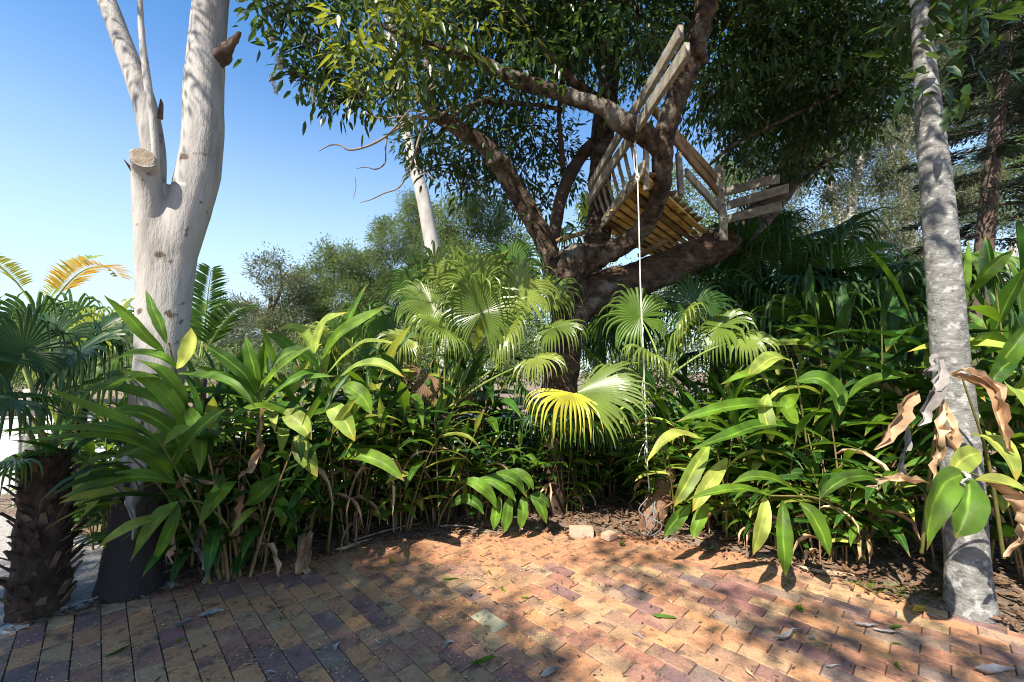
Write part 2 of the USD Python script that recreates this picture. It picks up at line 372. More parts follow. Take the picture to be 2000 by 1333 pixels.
bark('wood_grey', [(0.25, (0.10, 0.088, 0.07)), (0.5, (0.205, 0.182, 0.145)), (0.75, (0.32, 0.29, 0.24))], scale=7, stretch=(2.2, 2.2, 2.2), bump=0.5, bdist=0.01, bscale=22, spot=(0.12, 0.10, 0.07), spot_scale=4, spot_at=(0.60, 0.74), rough=0.8)
bark('wood_yellow_bounce', [(0.25, (0.16, 0.08, 0.025)), (0.45, (0.50, 0.31, 0.095)), (0.75, (0.68, 0.48, 0.20))], scale=6, bump=0.3, bdist=0.01, bscale=20, spot=(0.10, 0.045, 0.015), spot_scale=5, spot_at=(0.57, 0.7), rough=0.7)  # yellow floor boards; colour lightened to stand for light bounced onto their undersides
bark('wood_brown', [(0.25, (0.10, 0.06, 0.03)), (0.5, (0.20, 0.13, 0.07)), (0.75, (0.30, 0.22, 0.13))], scale=7, bump=0.4, bdist=0.01, bscale=20, rough=0.8)
bark('rope_white', [(0.3, (0.48, 0.46, 0.42)), (0.7, (0.64, 0.62, 0.57))], scale=30, bump=0.4, bdist=0.004, bscale=90)
bark('rope_grey', [(0.3, (0.10, 0.11, 0.12)), (0.7, (0.20, 0.21, 0.22))], scale=30, bump=0.4, bdist=0.004, bscale=90)
bark('mortar', [(0.3, (0.22, 0.24, 0.25)), (0.55, (0.34, 0.37, 0.38)), (0.8, (0.44, 0.46, 0.46))], scale=14, bump=1.0, bdist=0.02, bscale=40, spot=(0.07, 0.065, 0.06), spot_scale=24, spot_at=(0.56, 0.66))
bark('joint_sand', [(0.3, (0.040, 0.030, 0.024)), (0.7, (0.13, 0.10, 0.075))], scale=40, bump=0.5, bdist=0.004, bscale=90)
bark('soil', [(0.25, (0.075, 0.048, 0.033)), (0.5, (0.18, 0.125, 0.09)), (0.75, (0.34, 0.26, 0.19))], scale=9, bump=0.9, bdist=0.03, bscale=45, spot=(0.36, 0.30, 0.24), spot_scale=60, spot_at=(0.58, 0.66))
bark('concrete', [(0.3, (0.44, 0.42, 0.39)), (0.7, (0.60, 0.58, 0.54))], scale=1.2, bump=0.2, bdist=0.004, bscale=60)
bark('gravel_mix', [(0.3, (0.16, 0.14, 0.13)), (0.5, (0.36, 0.33, 0.31)), (0.75, (0.55, 0.52, 0.49))], scale=55, bump=1.0, bdist=0.02, bscale=55)
bark('fence_metal', [(0.3, (0.30, 0.31, 0.30)), (0.7, (0.42, 0.43, 0.42))], scale=20, bump=0.1, rough=0.4)
bark('blossom', [(0.3, (0.45, 0.40, 0.28)), (0.7, (0.62, 0.57, 0.44))], scale=20, bump=0.3)

# bricks: one material; each brick takes its own tone, with burnt and sandy clouds over it
for nm_, src_ in (('brick', 'o.random'), ('brick_mass', 'g.random_per_island')):
    mat(nm_, {'o': ('object_info', {}), 'g': ('geometry', {}),
              'r': ('rgb_ramp', {'ramp': [(0.0, (0.411, 0.196, 0.105)), (0.16, (0.497, 0.253, 0.117)), (0.3, (0.311, 0.145, 0.103)), (0.44, (0.411, 0.239, 0.129)), (0.56, (0.236, 0.127, 0.102)), (0.68, (0.461, 0.302, 0.155)), (0.8, (0.273, 0.127, 0.108)), (0.92, (0.162, 0.119, 0.113)), (1.0, (0.424, 0.276, 0.167))]}),
              'w': ('math', {'math_type': 'multiply', 'value2': 37.0}), 'cv': ('combine_xyz', {}), 'ad': ('mix', {'mix_type': 'add', 'fac': 1.0}),
              'n': ('noise_texture', {'scale': 9.0, 'detail': 5.0, 'roughness': 0.68}), 'nr': ('map_range', {'from_min': 0.50, 'from_max': 0.66, 'to_min': 0.0, 'to_max': 0.9, 'clamp': True}),
              'm1': ('mix', {'mix_type': 'mix', 'color2': (0.105, 0.070, 0.058)}),
              'n2': ('noise_texture', {'scale': 5.0, 'detail': 5.0}), 'nr2': ('map_range', {'from_min': 0.55, 'from_max': 0.75, 'to_min': 0.0, 'to_max': 0.6, 'clamp': True}),
              'm2': ('mix', {'mix_type': 'mix', 'color2': (0.44, 0.32, 0.17)}),
              'n3': ('noise_texture', {'scale': 60.0, 'detail': 6.0, 'roughness': 0.75}), 'nr3': ('map_range', {'from_min': 0.3, 'from_max': 0.7, 'to_min': 0.62, 'to_max': 1.25}),
              'm3': ('mix', {'mix_type': 'multiply', 'fac': 1.0}), 'bu': ('bump', {'strength': 0.35, 'distance': 0.004}), 'p': ('principled_bsdf', {'roughness': 0.68, 'specular_ior_level': 0.3})},
    [(src_, 'r.fac'), (src_, 'w.value1'), ('w.value', 'cv.x'), ('w.value', 'cv.z'), ('g.position', 'ad.color1'), ('cv.vector', 'ad.color2'), ('ad.color', 'n.vector'), ('ad.color', 'n2.vector'), ('g.position', 'n3.vector'),
     ('n.fac', 'nr.value'), ('nr.result', 'm1.fac'), ('r.color', 'm1.color1'), ('n2.fac', 'nr2.value'), ('nr2.result', 'm2.fac'), ('m1.color', 'm2.color1'), ('n3.fac', 'nr3.value'), ('m2.color', 'm3.color1'), ('nr3.result', 'm3.color2'),
     ('n3.fac', 'bu.height'), ('bu.normal', 'p.normal'), ('m3.color', 'p.base_color')], surface='p.BSDF')
bark('brick_pale', [(0.3, (0.40, 0.35, 0.21)), (0.7, (0.50, 0.45, 0.29))], scale=20, bump=0.3, bdist=0.004, bscale=80)
bark('brick_pink', [(0.3, (0.36, 0.22, 0.15)), (0.7, (0.48, 0.33, 0.24))], scale=14, bump=0.3, bdist=0.004, bscale=80)

# ------------------------------------------------------------------ ground, paving, driveway
EDGE_PX = [(-700, 1420), (-260, 1290), (0, 1236), (60, 1212), (165, 1180), (262, 1158), (352, 1136), (450, 1120), (560, 1092), (660, 1072), (770, 1050), (900, 1042), (1060, 1036), (1180, 1040), (1290, 1052), (1400, 1072),
           (1520, 1096), (1640, 1128), (1760, 1166), (1880, 1200), (2000, 1240), (2250, 1330)]
EDGE = np.array([G(*p)[:2] for p in EDGE_PX])
PAVE = Polygon(list(map(tuple, EDGE)) + [(3.4, -3.0), (-3.6, -3.0)]).buffer(0)


def gheight(x, y):
    x, y = np.asarray(x, float), np.asarray(y, float)
    p = np.stack([x, y, np.zeros_like(x)], -1)
    h = 0.012 + 0.05 * (fbm(p * 1.7, 3, 5) - 0.45)
    side = np.clip((-x - 2.0) / 1.0, 0, 1) * np.clip((y - 2.3) / 0.5, 0, 1)
    h = h - 0.05 * side
    far = np.clip((np.hypot(x, y) - 5.2) / 1.5, 0, 1)
    return h * (1 - far) - 0.03 * far


def axis(lo, hi, step, out):
    a = np.arange(lo, hi + 1e-6, step)
    g = np.cumsum(step * 1.28 ** np.arange(1, 40)); g = g[g < out]
    return np.concatenate([(lo - g)[::-1], a, hi + g])


gx, gy = axis(-5, 5, 0.09, 420), axis(-3.5, 6.5, 0.09, 420)
X, Y = np.meshgrid(gx, gy, indexing='ij')
Z = gheight(X, Y)
import shapely
inside = shapely.contains_xy(PAVE.buffer(-0.03), X, Y)
Z = np.where(inside, -0.06, Z)
nx, ny = len(gx), len(gy)
i, j = np.meshgrid(np.arange(nx - 1), np.arange(ny - 1), indexing='ij')
a = (i * ny + j).ravel()
tag(obj('ground', (np.stack([X, Y, Z], -1).reshape(-1, 3), np.vstack([np.stack([a, a + ny, a + ny + 1], 1), np.stack([a, a + ny + 1, a + 1], 1)])), 'soil'), kind='structure')


def sheet(poly, z, thick=0.0, chamfer=0.0):
    m = trimesh.creation.extrude_polygon(poly, thick, engine='earcut')
    m.apply_translation([0, 0, z - thick])
    return m


tag(obj('driveway', sheet(Polygon([(-14, 5.55), (-2.6, 5.35), (0.15, 5.9), (0.9, 9), (1.2, 15), (-16, 15)]), 0.0, 0.06), 'concrete', smooth=False), kind='structure')
gp = [G(*p)[:2] for p in [(-160, 1215), (60, 1212), (150, 1186), (260, 1150), (215, 1080), (120, 1020), (-200, 1000)]]
gpx = Polygon(gp)
tag(obj('gravel', sheet(gpx, 0.022, 0.08), 'gravel_mix', smooth=False), kind='stuff')

# the paving: a sand bed and the bricks in running bond
paving = tag(UsdGeom.Xform.Define(stage, path_for('paving')).GetPrim(), kind='structure')
obj('sand_bed', sheet(PAVE, -0.0085, 0.04), 'joint_sand', paving, smooth=False)
YAW = -0.7775
dl, ds = np.array([math.sin(YAW), math.cos(YAW)]), np.array([math.cos(YAW), -math.sin(YAW)])
ORG = (G(945, 1189)[:2])                                              # far corner of the pale brick
BL, BW, GAP = 0.232, 0.1165, 0.0048
rb = rng(11)


def brick_mesh(poly, z, tilt):
    p = np.array(poly.exterior.coords)[:-1]
    if poly.exterior.is_ccw is False:
        p = p[::-1]
    c = p.mean(0); n = len(p)
    q_ = np.array([x + (c - x) / max(np.linalg.norm(c - x), 1e-6) * 0.004 for x in p])
    hz = lambda t: z + (t - c) @ tilt
    V = np.vstack([np.c_[p, np.full(n, -0.03)], np.c_[p, hz(p) - 0.0038], np.c_[q_, hz(q_)]])
    F = []
    for k in range(n):
        l = (k + 1) % n
        for o in (0, n):
            F += [(o + k, o + l, o + n + l), (o + k, o + n + l, o + n + k)]
    F += [(2 * n, 2 * n + k, 2 * n + k + 1) for k in range(1, n - 1)]
    return V, np.array(F)


bricks = []
for r_ in range(-60, 60):
    for k in range(-30, 30):
        o = ORG - dl * (k + (0.5 if r_ % 2 else 0)) * BL + ds * r_ * BW
        cs = [o - ds * (BW - GAP / 2) - dl * (BL - GAP / 2), o - ds * GAP / 2 - dl * (BL - GAP / 2), o - ds * GAP / 2 - dl * GAP / 2, o - ds * (BW - GAP / 2) - dl * GAP / 2]
        c = np.mean(cs, 0)
        if not (-4 < c[0] < 4 and -1.2 < c[1] < 4.6):
            continue
        pol = Polygon([tuple(x + rb.normal(0, .0008, 2)) for x in cs])
        if not PAVE.contains(pol):
            pol = pol.intersection(PAVE)
            if pol.is_empty or pol.geom_type != 'Polygon' or pol.area < 0.004:
                continue
            pol = pol.simplify(0.004)
        y = c[1]; d_ = y
        px = 1000 + FPX * c[0] / max(y, .05)
        vis = y > 1.95 and abs(c[0]) < y * 1.33
        bricks.append((not vis, y, r_ == 0 and k == 0, brick_mesh(pol, rb.normal(0, .0018), rb.normal(0, .012, 2))))
bricks.sort(key=lambda b: b[:2])
rest = []
nb = 0
for inv, y, pale, m in bricks:
    if not inv and nb < 300:
        obj('brick', m, 'brick_pale' if pale else 'brick', paving, smooth=False, label='pale cream brick' if pale else None)
        nb += 1
    else:
        rest.append(m)
tag(obj('bricks_beyond', cat_meshes(rest), 'brick_mass', paving, smooth=False), kind='stuff')

# rough cement along the left edge
km = []
rk = rng(5)
P = catmull([[*G(*p)[:2], 0] for p in [(-200, 1275), (0, 1232), (70, 1210), (165, 1179), (262, 1157), (350, 1137)]], 60)
kw = 0.05 + 0.045 * fbm(P * 6, 3, 3)
T = np.gradient(P, axis=0); T /= np.linalg.norm(T, axis=1, keepdims=True)
S = np.stack([-T[:, 1], T[:, 0], 0 * T[:, 0]], 1)
cols = []
for u, h in ((-1.0, 0.001), (-.6, .008), (0, .013), (.6, .012), (1.1, -.03), (1.1, -.06)):
    q_ = P + S * (u * kw)[:, None]
    q_[:, 2] = h + (0.012 * (fbm(q_ * 25, 3, 8) - .4) if h > 0.002 else 0)
    cols.append(q_)
V = np.stack(cols, 1); K, C = V.shape[:2]
i, j = np.meshgrid(np.arange(K - 1), np.arange(C - 1), indexing='ij'); a = (i * C + j).ravel()
tag(obj('kerb', (V.reshape(-1, 3), np.vstack([np.stack([a, a + C, a + C + 1], 1), np.stack([a, a + C + 1, a + 1], 1)])), 'mortar'), 'rough grey cement edging along the left of the brick paving', kind='structure')


def loose_brick(px, py, rz, m, label, size=(0.22, 0.11, 0.075)):
    g = G(px, py)
    b = trimesh.creation.box(size); b = b.subdivide()
    v = np.array(b.vertices); lim = np.array(size) / 2
    v = v * (1 - 0.05 * (np.abs(v) / lim > .98).sum(1, keepdims=True).clip(1, 3) / 3 + .017) + 0.004 * (noise(v * 40, 3)[:, None] - .5)
    r = math.radians(rz); R = np.array([[math.cos(r), -math.sin(r), 0], [math.sin(r), math.cos(r), 0], [0, 0, 1]])
    v = v @ R.T + np.array([g[0], g[1], size[2] / 2 + gheight(g[0], g[1]) - .004])
    tag(obj('loose_brick', (v, np.array(b.faces)), m, smooth=25), label, 'brick')


loose_brick(1135, 1046, -4, 'brick_pink', 'pale pink loose brick lying on the far edge of the paving')
loose_brick(1190, 1054, 40, 'brick_pink', 'half buried brown brick end beside the pale loose brick', (0.12, 0.10, 0.05))

#@@PART
# ------------------------------------------------------------------ gum tree at the left
def WP(L):
    return np.array([W(*p[:3]) for p in L])


def px_r(L):
    return np.array([p[3] * p[2] / FPX / 2 * p[2] / np.hypot(p[2], (p[0] - 1000) / FPX * p[2]) for p in L])      # a round limb looks wider away from the middle of a wide lens


gum = thing('gum_tree', 'pale smooth barked gum tree forking in two above a dark foot, left of the paving', 'tree')
right_stem = [(262, 1170, 3.02, 122), (266, 1120, 3.03, 100), (272, 1060, 3.04, 89), (300, 900, 3.08, 84), (330, 700, 3.15, 72), (337, 600, 3.18, 74), (347, 500, 3.2, 80), (366, 420, 3.22, 92), (388, 340, 3.24, 92), (397, 260, 3.26, 88), (398, 180, 3.28, 86), (404, 100, 3.3, 80), (412, 10, 3.3, 76), (430, -120, 3.35, 66), (470, -330, 3.45, 54)]
left_stem = [(222, 1170, 3.0, 92), (232, 1120, 3.01, 72), (240, 1060, 3.02, 63), (272, 900, 3.06, 66), (300, 700, 3.12, 76), (302, 600, 3.13, 78), (300, 500, 3.12, 74), (292, 420, 3.1, 70), (286, 350, 3.08, 64), (282, 300, 3.06, 58)]
left_limb = [(303, 470, 3.16, 50), (303, 380, 3.16, 46), (300, 300, 3.16, 52), (287, 220, 3.18, 54), (265, 150, 3.2, 52), (238, 80, 3.22, 48), (212, 10, 3.24, 46), (170, -90, 3.3, 42), (120, -260, 3.4, 36)]


def fused(A, RA, B, RB, z0, z1, n=44, rings=90):
    """The lower trunk where two stems have grown together, up to their fork."""
    zs = np.linspace(z0, z1, rings)
    def at(P_, R_, z):
        o = np.argsort(P_[:, 2])
        return np.stack([np.interp(z, P_[o, 2], P_[o, k]) for k in (0, 1)], -1), np.interp(z, P_[o, 2], R_[o])
    ca, ra = at(A, RA, zs); cb_, rb2 = at(B, RB, zs)
    c = (ca * ra[:, None] + cb_ * rb2[:, None]) / (ra + rb2)[:, None]
    th_ = np.linspace(0, 2 * math.pi, n, endpoint=False)
    u = np.stack([np.cos(th_), np.sin(th_)], -1)
    u_z = np.clip((z1 - zs) / .45, 0, 1)
    k = .02 + .10 * u_z
    lo, hi = np.zeros((rings, n)), np.full((rings, n), .6)
    for _ in range(24):
        m = (lo + hi) / 2
        q_ = c[:, None] + u[None] * m[..., None]
        da = np.linalg.norm(q_ - ca[:, None], axis=-1) - ra[:, None]; db = np.linalg.norm(q_ - cb_[:, None], axis=-1) - rb2[:, None]
        h = np.clip(.5 + .5 * (db - da) / k[:, None], 0, 1)
        d = db * (1 - h) + da * h - k[:, None] * h * (1 - h) - .003
        lo = np.where(d < 0, m, lo); hi = np.where(d < 0, hi, m)
    V = np.concatenate([c[:, None] + u[None] * lo[..., None], np.broadcast_to(zs[:, None, None], (rings, n, 1))], -1)
    kk_ = fbm(V.reshape(-1, 3) * [5, 5, 2.5], 4, 5).reshape(rings, n, 1) - .5
    V[..., :2] = c[:, None] + (V[..., :2] - c[:, None]) * (1 + .09 * kk_)
    V = np.vstack([V.reshape(-1, 3), [*c[-1], z1]])
    i, j = np.meshgrid(np.arange(rings - 1), np.arange(n), indexing='ij')
    a, b = (i * n + j).ravel(), (i * n + (j + 1) % n).ravel()
    e = (rings - 1) * n; jj = np.arange(n)
    return V, np.vstack([np.stack([a, b, b + n], 1), np.stack([a, b + n, a + n], 1), np.stack([np.full(n, len(V) - 1), e + jj, e + (jj + 1) % n], 1)])


RS, LS = WP(right_stem), WP(left_stem)
obj('trunk', cat_meshes([fused(RS, px_r(right_stem), LS, px_r(left_stem), -.05, W(336, 366, 3.18)[2]), tube(RS, px_r(right_stem), rings=140, n=32, rough=0.05, freq=5.0, seed=2), tube(LS, px_r(left_stem), rings=100, n=32, rough=0.05, freq=5.0, seed=4)]), 'gum_bark', gum, smooth=True)
obj('limb', tube(WP(left_limb), px_r(left_limb), rings=60, n=24, rough=0.035, freq=4, seed=7), 'gum_bark', gum, smooth=60)
sb = [(300, 500, 3.12, 40), (296, 430, 3.09, 56), (290, 370, 3.05, 58), (284, 335, 3.0, 58), (281, 317, 2.95, 61), (279.5, 308, 2.91, 57)]
obj('cut_stub', tube(WP(sb), px_r(sb), rings=14, n=22, rough=0.03, freq=6, seed=3), 'gum_bark', gum, smooth=60)
sb2 = [(279.6, 308.6, 2.914, 50), (279.3, 306.8, 2.902, 47)]
obj('cut_face', tube(WP(sb2), px_r(sb2), rings=3, n=22, rough=.10, freq=9, seed=3), 'gum_cut', gum, smooth=40)
tb = [(305, 330, 3.04, 16), (300, 250, 3.04, 17), (288, 160, 3.06, 18), (278, 80, 3.08, 15), (273, 0, 3.1, 13), (268, -100, 3.1, 11), (250, -220, 3.1, 7)]
obj('branch', tube(WP(tb), px_r(tb), rings=36, n=12, rough=0.05, freq=8, seed=9), 'gum_bark', gum)
kn = [(424, 122, 3.30, 40), (434, 106, 3.27, 36), (444, 92, 3.24, 27), (452, 84, 3.22, 20), (460, 76, 3.2, 15), (467, 66, 3.19, 9), (470, 63, 3.19, 6)]
kn2 = [(440, 100, 3.24, 20), (450, 90, 3.21, 15), (456, 80, 3.2, 9), (458, 70, 3.2, 4)]
obj('broken_stub', cat_meshes([tube(WP(kn), px_r(kn), rings=24, n=16, rough=0.5, freq=22, seed=3), tube(WP(kn2), px_r(kn2), rings=12, n=9, rough=0.5, freq=26, seed=5)]), 'dead_wood', gum)
sp = [(262, 338, 3.02, 10), (252, 325, 2.98, 7), (242, 312, 2.95, 2)]
obj('broken_stub', tube(WP(sp), px_r(sp), rings=8, n=8, rough=0.2, freq=20), 'dead_wood', gum)
sp = [(312, 232, 3.13, 14), (315, 206, 3.12, 10), (314, 194, 3.12, 3)]
obj('broken_stub', tube(WP(sp), px_r(sp), rings=10, n=10, rough=0.3, freq=20), 'dead_wood', gum)
r = rng(21)
gblobs = [((-3.6, 2.2, 7.4), 1.0), ((-2.6, 3.4, 8.6), 1.3), ((-4.6, 3.4, 8.3), 1.2), ((-1.7, 4.6, 9.2), 1.2), ((-3.3, 4.6, 9.8), 1.5), ((-3.9, 1.6, 6.2), .55), ((-3.2, 1.7, 5.9), .4)]
P, D = crown_points(r, gblobs, 60, .16, 22)
obj('crown', quads(P, D + np.array([0, 0, -.9]), randdir(r, len(P)), r.uniform(.08, .14, len(P)), .022), 'gum_leaf', gum, smooth=False)
limbs = []
for a_, b_ in (((430, -120, 3.35), (-2.6, 3.4, 8.6)), ((470, -330, 3.45), (-1.7, 4.6, 9.2)), ((120, -260, 3.4), (-3.6, 2.2, 7.2)), ((150, -200, 3.35), (-4.6, 3.4, 8.3)), ((120, -260, 3.4), (-3.9, 1.6, 6.2))):
    p0 = W(*a_); p1 = np.array(b_)
    limbs.append(tube([p0, (p0 + p1) / 2 + [0.1, 0.1, .2], p1], [.08, .05, .02], rings=12, n=8))
obj('limb', cat_meshes(limbs), 'gum_bark', gum)

# ------------------------------------------------------------------ slim grey tree at the right
slim = thing('slim_tree', 'slim straight tree with grey lichen spotted bark standing in the litter at the right', 'tree')
st = [(1896, 1196, 2.76, 118), (1893, 1160, 2.76, 102), (1888, 1080, 2.78, 92), (1880, 950, 2.8, 88), (1868, 800, 2.83, 84), (1856, 700, 2.86, 82), (1845, 560, 2.9, 78), (1832, 400, 2.95, 72), (1818, 260, 3.0, 62), (1806, 130, 3.05, 50), (1795, 0, 3.1, 42), (1784, -140, 3.15, 36), (1765, -380, 3.2, 26)]
obj('trunk', tube(WP(st), px_r(st), rings=110, n=28, rough=0.03, freq=7, seed=6), 'slim_bark', slim)
r = rng(33)
sblobs = [(W(1850, 70, 3.0), .16), (W(1890, 130, 2.95), .14), (W(1800, 150, 2.9), .12), (W(1930, 60, 3.1), .2), (W(1870, -40, 3.1), .25), (W(1760, 40, 3.1), .2)] + [((3.0, 3.2, 6.2), .9), ((2.3, 2.9, 6.6), .7), ((3.8, 3.6, 6.8), .9)]
P, D = crown_points(r, sblobs, 150, .12, 6, shell=.2)
obj('crown', leaves(P, D + np.array([0, 0, -.5]), np.array([0, 0, 1.]) + .5 * randdir(r, len(P)), r.uniform(.12, .20, len(P)), .055), 'canopy_leaf', slim)

# ------------------------------------------------------------------ the old tree that carries the tree house
old = thing('old_tree', 'huge old tree with rough brown bark and a leaning trunk that carries the tree house', 'tree')
main = [(1075, 1015, 5.0, 94.6), (1082, 940, 5.02, 79.1), (1088, 840, 5.1, 72.2), (1094, 740, 5.2, 68.8), (1106, 650, 5.3, 72.2), (1132, 590, 5.4, 79.1), (1185, 566, 5.5, 79.1), (1260, 540, 5.6, 72.2), (1340, 508, 5.7, 72.2), (1410, 474, 5.8, 70.5), (1470, 432, 5.9, 65.4), (1525, 372, 6.0, 56.8), (1560, 300, 6.1, 49.9), (1590, 200, 6.1, 43.0), (1640, 60, 6.1, 37.8), (1660, -80, 6.1, 32.7), (1690, -260, 6.0, 22.4)]
obj('trunk', tube(WP(main), px_r(main), rings=220, n=32, rough=0.16, freq=9, seed=12), 'trunk_bark', old, smooth=True)
gn = [(1118, 590, 5.35, 74), (1108, 552, 5.22, 80), (1120, 518, 5.1, 78), (1160, 502, 5.02, 58), (1205, 486, 4.95, 41.6), (1245, 458, 4.8, 38.4), (1272, 420, 4.5, 36.8), (1290, 370, 4.2, 40.0), (1294, 320, 4.0, 41.6), (1297, 270, 3.9, 43.2), (1312, 215, 3.82, 44.8), (1338, 150, 3.75, 48.0), (1358, 90, 3.7, 49.6), (1376, 20, 3.68, 48.0), (1392, -70, 3.7, 43.2), (1420, -220, 3.8, 32.0)]
obj('limb', tube(WP(gn), px_r(gn), rings=220, n=30, rough=0.28, freq=13, seed=15), 'tree_bark', old, label='twisted gnarled limb rising in front of the tree house')
l2 = [(1296, 300, 3.95, 34.0), (1272, 276, 3.92, 42.5), (1240, 252, 3.88, 49.3), (1212, 236, 3.86, 42.5), (1180, 212, 3.84, 34.0), (1120, 192, 3.84, 30.6), (1060, 172, 3.84, 30.6), (990, 148, 3.8, 28.1), (930, 116, 3.75, 22.9), (860, 96, 3.6, 17.0), (790, 70, 3.5, 11.0), (720, 40, 3.45, 6.0)]
obj('limb', tube(WP(l2), px_r(l2), rings=150, n=22, rough=0.32, freq=14, seed=18), 'tree_bark', old)
l3 = [(1100, 610, 5.3, 52.8), (1085, 540, 5.2, 45.8), (1062, 470, 5.1, 40.5), (1030, 410, 5.0, 40.5), (998, 356, 4.85, 40.5), (972, 312, 4.7, 38.7), (935, 276, 4.6, 31.7), (890, 248, 4.5, 29.9), (850, 222, 4.4, 26.4), (836, 180, 4.35, 19.4), (834, 130, 4.3, 15.8), (826, 40, 4.3, 12.3), (815, -60, 4.3, 8.8)]
obj('limb', tube(WP(l3), px_r(l3), rings=150, n=22, rough=0.24, freq=13, seed=23), 'tree_bark', old, label='reddish limb arching up to the left')
kk = [(968, 318, 4.7, 42), (962, 296, 4.64, 40), (958, 282, 4.62, 26)]
obj('knob', tube(WP(kk), px_r(kk), rings=12, n=12, rough=0.4, freq=12, seed=2), 'tree_bark', old)
l4 = [(1165, 470, 5.5, 52.7), (1172, 400, 5.6, 47.6), (1172, 330, 5.7, 44.2), (1178, 250, 5.8, 47.6), (1188, 170, 5.8, 42.5), (1196, 90, 5.8, 39.1), (1205, 0, 5.8, 32.3), (1220, -120, 5.8, 23.8)]
obj('limb', tube(WP(l4), px_r(l4), rings=70, n=18, rough=0.2, freq=7, seed=29), 'tree_bark', old)
l5 = [(1082, 470, 5.5, 24), (1090, 410, 5.6, 26), (1110, 350, 5.7, 26), (1140, 300, 5.8, 25), (1172, 270, 5.8, 26)]
obj('limb', tube(WP(l5), px_r(l5), rings=36, n=12, rough=0.15, freq=8, seed=31), 'dark_bark', old)
l6 = [(1100, 330, 5.7, 13), (1095, 270, 5.6, 11), (1092, 210, 5.5, 9), (1100, 120, 5.3, 6)]
obj('branch', tube(WP(l6), px_r(l6), rings=20, n=8, rough=0.1), 'dark_bark', old)
bl = [[(1375, 120, 3.72, 24), (1368, 100, 3.6, 22), (1372, 82, 3.55, 18)], [(1378, 330, 5.2, 5), (1430, 285, 5.0, 8), (1490, 255, 4.9, 9), (1570, 215, 4.8, 8), (1640, 180, 4.6, 7), (1700, 120, 4.5, 6)],
      [(1560, 360, 5.6, 7), (1600, 325, 5.5, 8), (1660, 290, 5.4, 8), (1720, 240, 5.3, 5)], [(960, 190, 4.2, 6), (900, 215, 4.0, 8), (860, 260, 3.9, 9)], [(1010, 20, 4.4, 10), (1050, 80, 4.6, 16), (1110, 150, 4.9, 20), (1170, 200, 5.2, 26)],
      [(900, 235, 4.5, 8), (950, 200, 4.7, 8), (1040, 205, 5.1, 8), (1100, 215, 5.5, 10)], [(1560, 300, 6.1, 26), (1520, 200, 5.6, 22), (1500, 100, 5.2, 16), (1480, 0, 5.0, 12)], [(1560, 290, 6.1, 22), (1640, 160, 5.4, 15), (1720, 90, 4.8, 9)]]
for b in bl:
    obj('branch', tube(WP(b), px_r(b), rings=7 * len(b), n=8, rough=0.15, freq=12, seed=3), 'tree_bark', old)
tw = [[(855, 205, 3.75, 6), (800, 236, 3.72, 5), (770, 256, 3.7, 5), (735, 278, 3.68, 5), (705, 290, 3.66, 4.5), (680, 293, 3.65, 4), (665, 284, 3.64, 3.4), (645, 284, 3.63, 3), (622, 296, 3.62, 1.6)],
      [(757, 262, 3.7, 4), (753, 290, 3.7, 3.6), (752, 318, 3.7, 3), (735, 331, 3.7, 2.6), (715, 327, 3.7, 2), (695, 330, 3.7, 1.3)],
      [(845, 228, 3.75, 5), (822, 262, 3.74, 5), (810, 300, 3.73, 4.5), (797, 335, 3.72, 4), (780, 366, 3.7, 3.6), (750, 378, 3.7, 3.2), (725, 390, 3.7, 2.6), (704, 396, 3.7, 1.5)],
      [(808, 325, 3.73, 3), (830, 338, 3.73, 2.6), (855, 357, 3.73, 1.4)], [(885, 205, 3.75, 6), (850, 230, 3.74, 5), (790, 228, 3.72, 4), (745, 232, 3.7, 3.4), (715, 221, 3.7, 2)],
      [(693, 345, 3.7, 1.6), (695, 365, 3.7, 1.8), (690, 390, 3.7, 1)], [(870, 150, 3.7, 4), (845, 175, 3.7, 4.5), (815, 190, 3.7, 4), (800, 205, 3.7, 2)], [(890, 110, 3.6, 6), (840, 170, 3.65, 5), (800, 215, 3.7, 3), (765, 256, 3.72, 4)]]
for b in tw:
    obj('twig', tube(WP(b), px_r(b), rings=6 * len(b), n=6), 'twig', old)

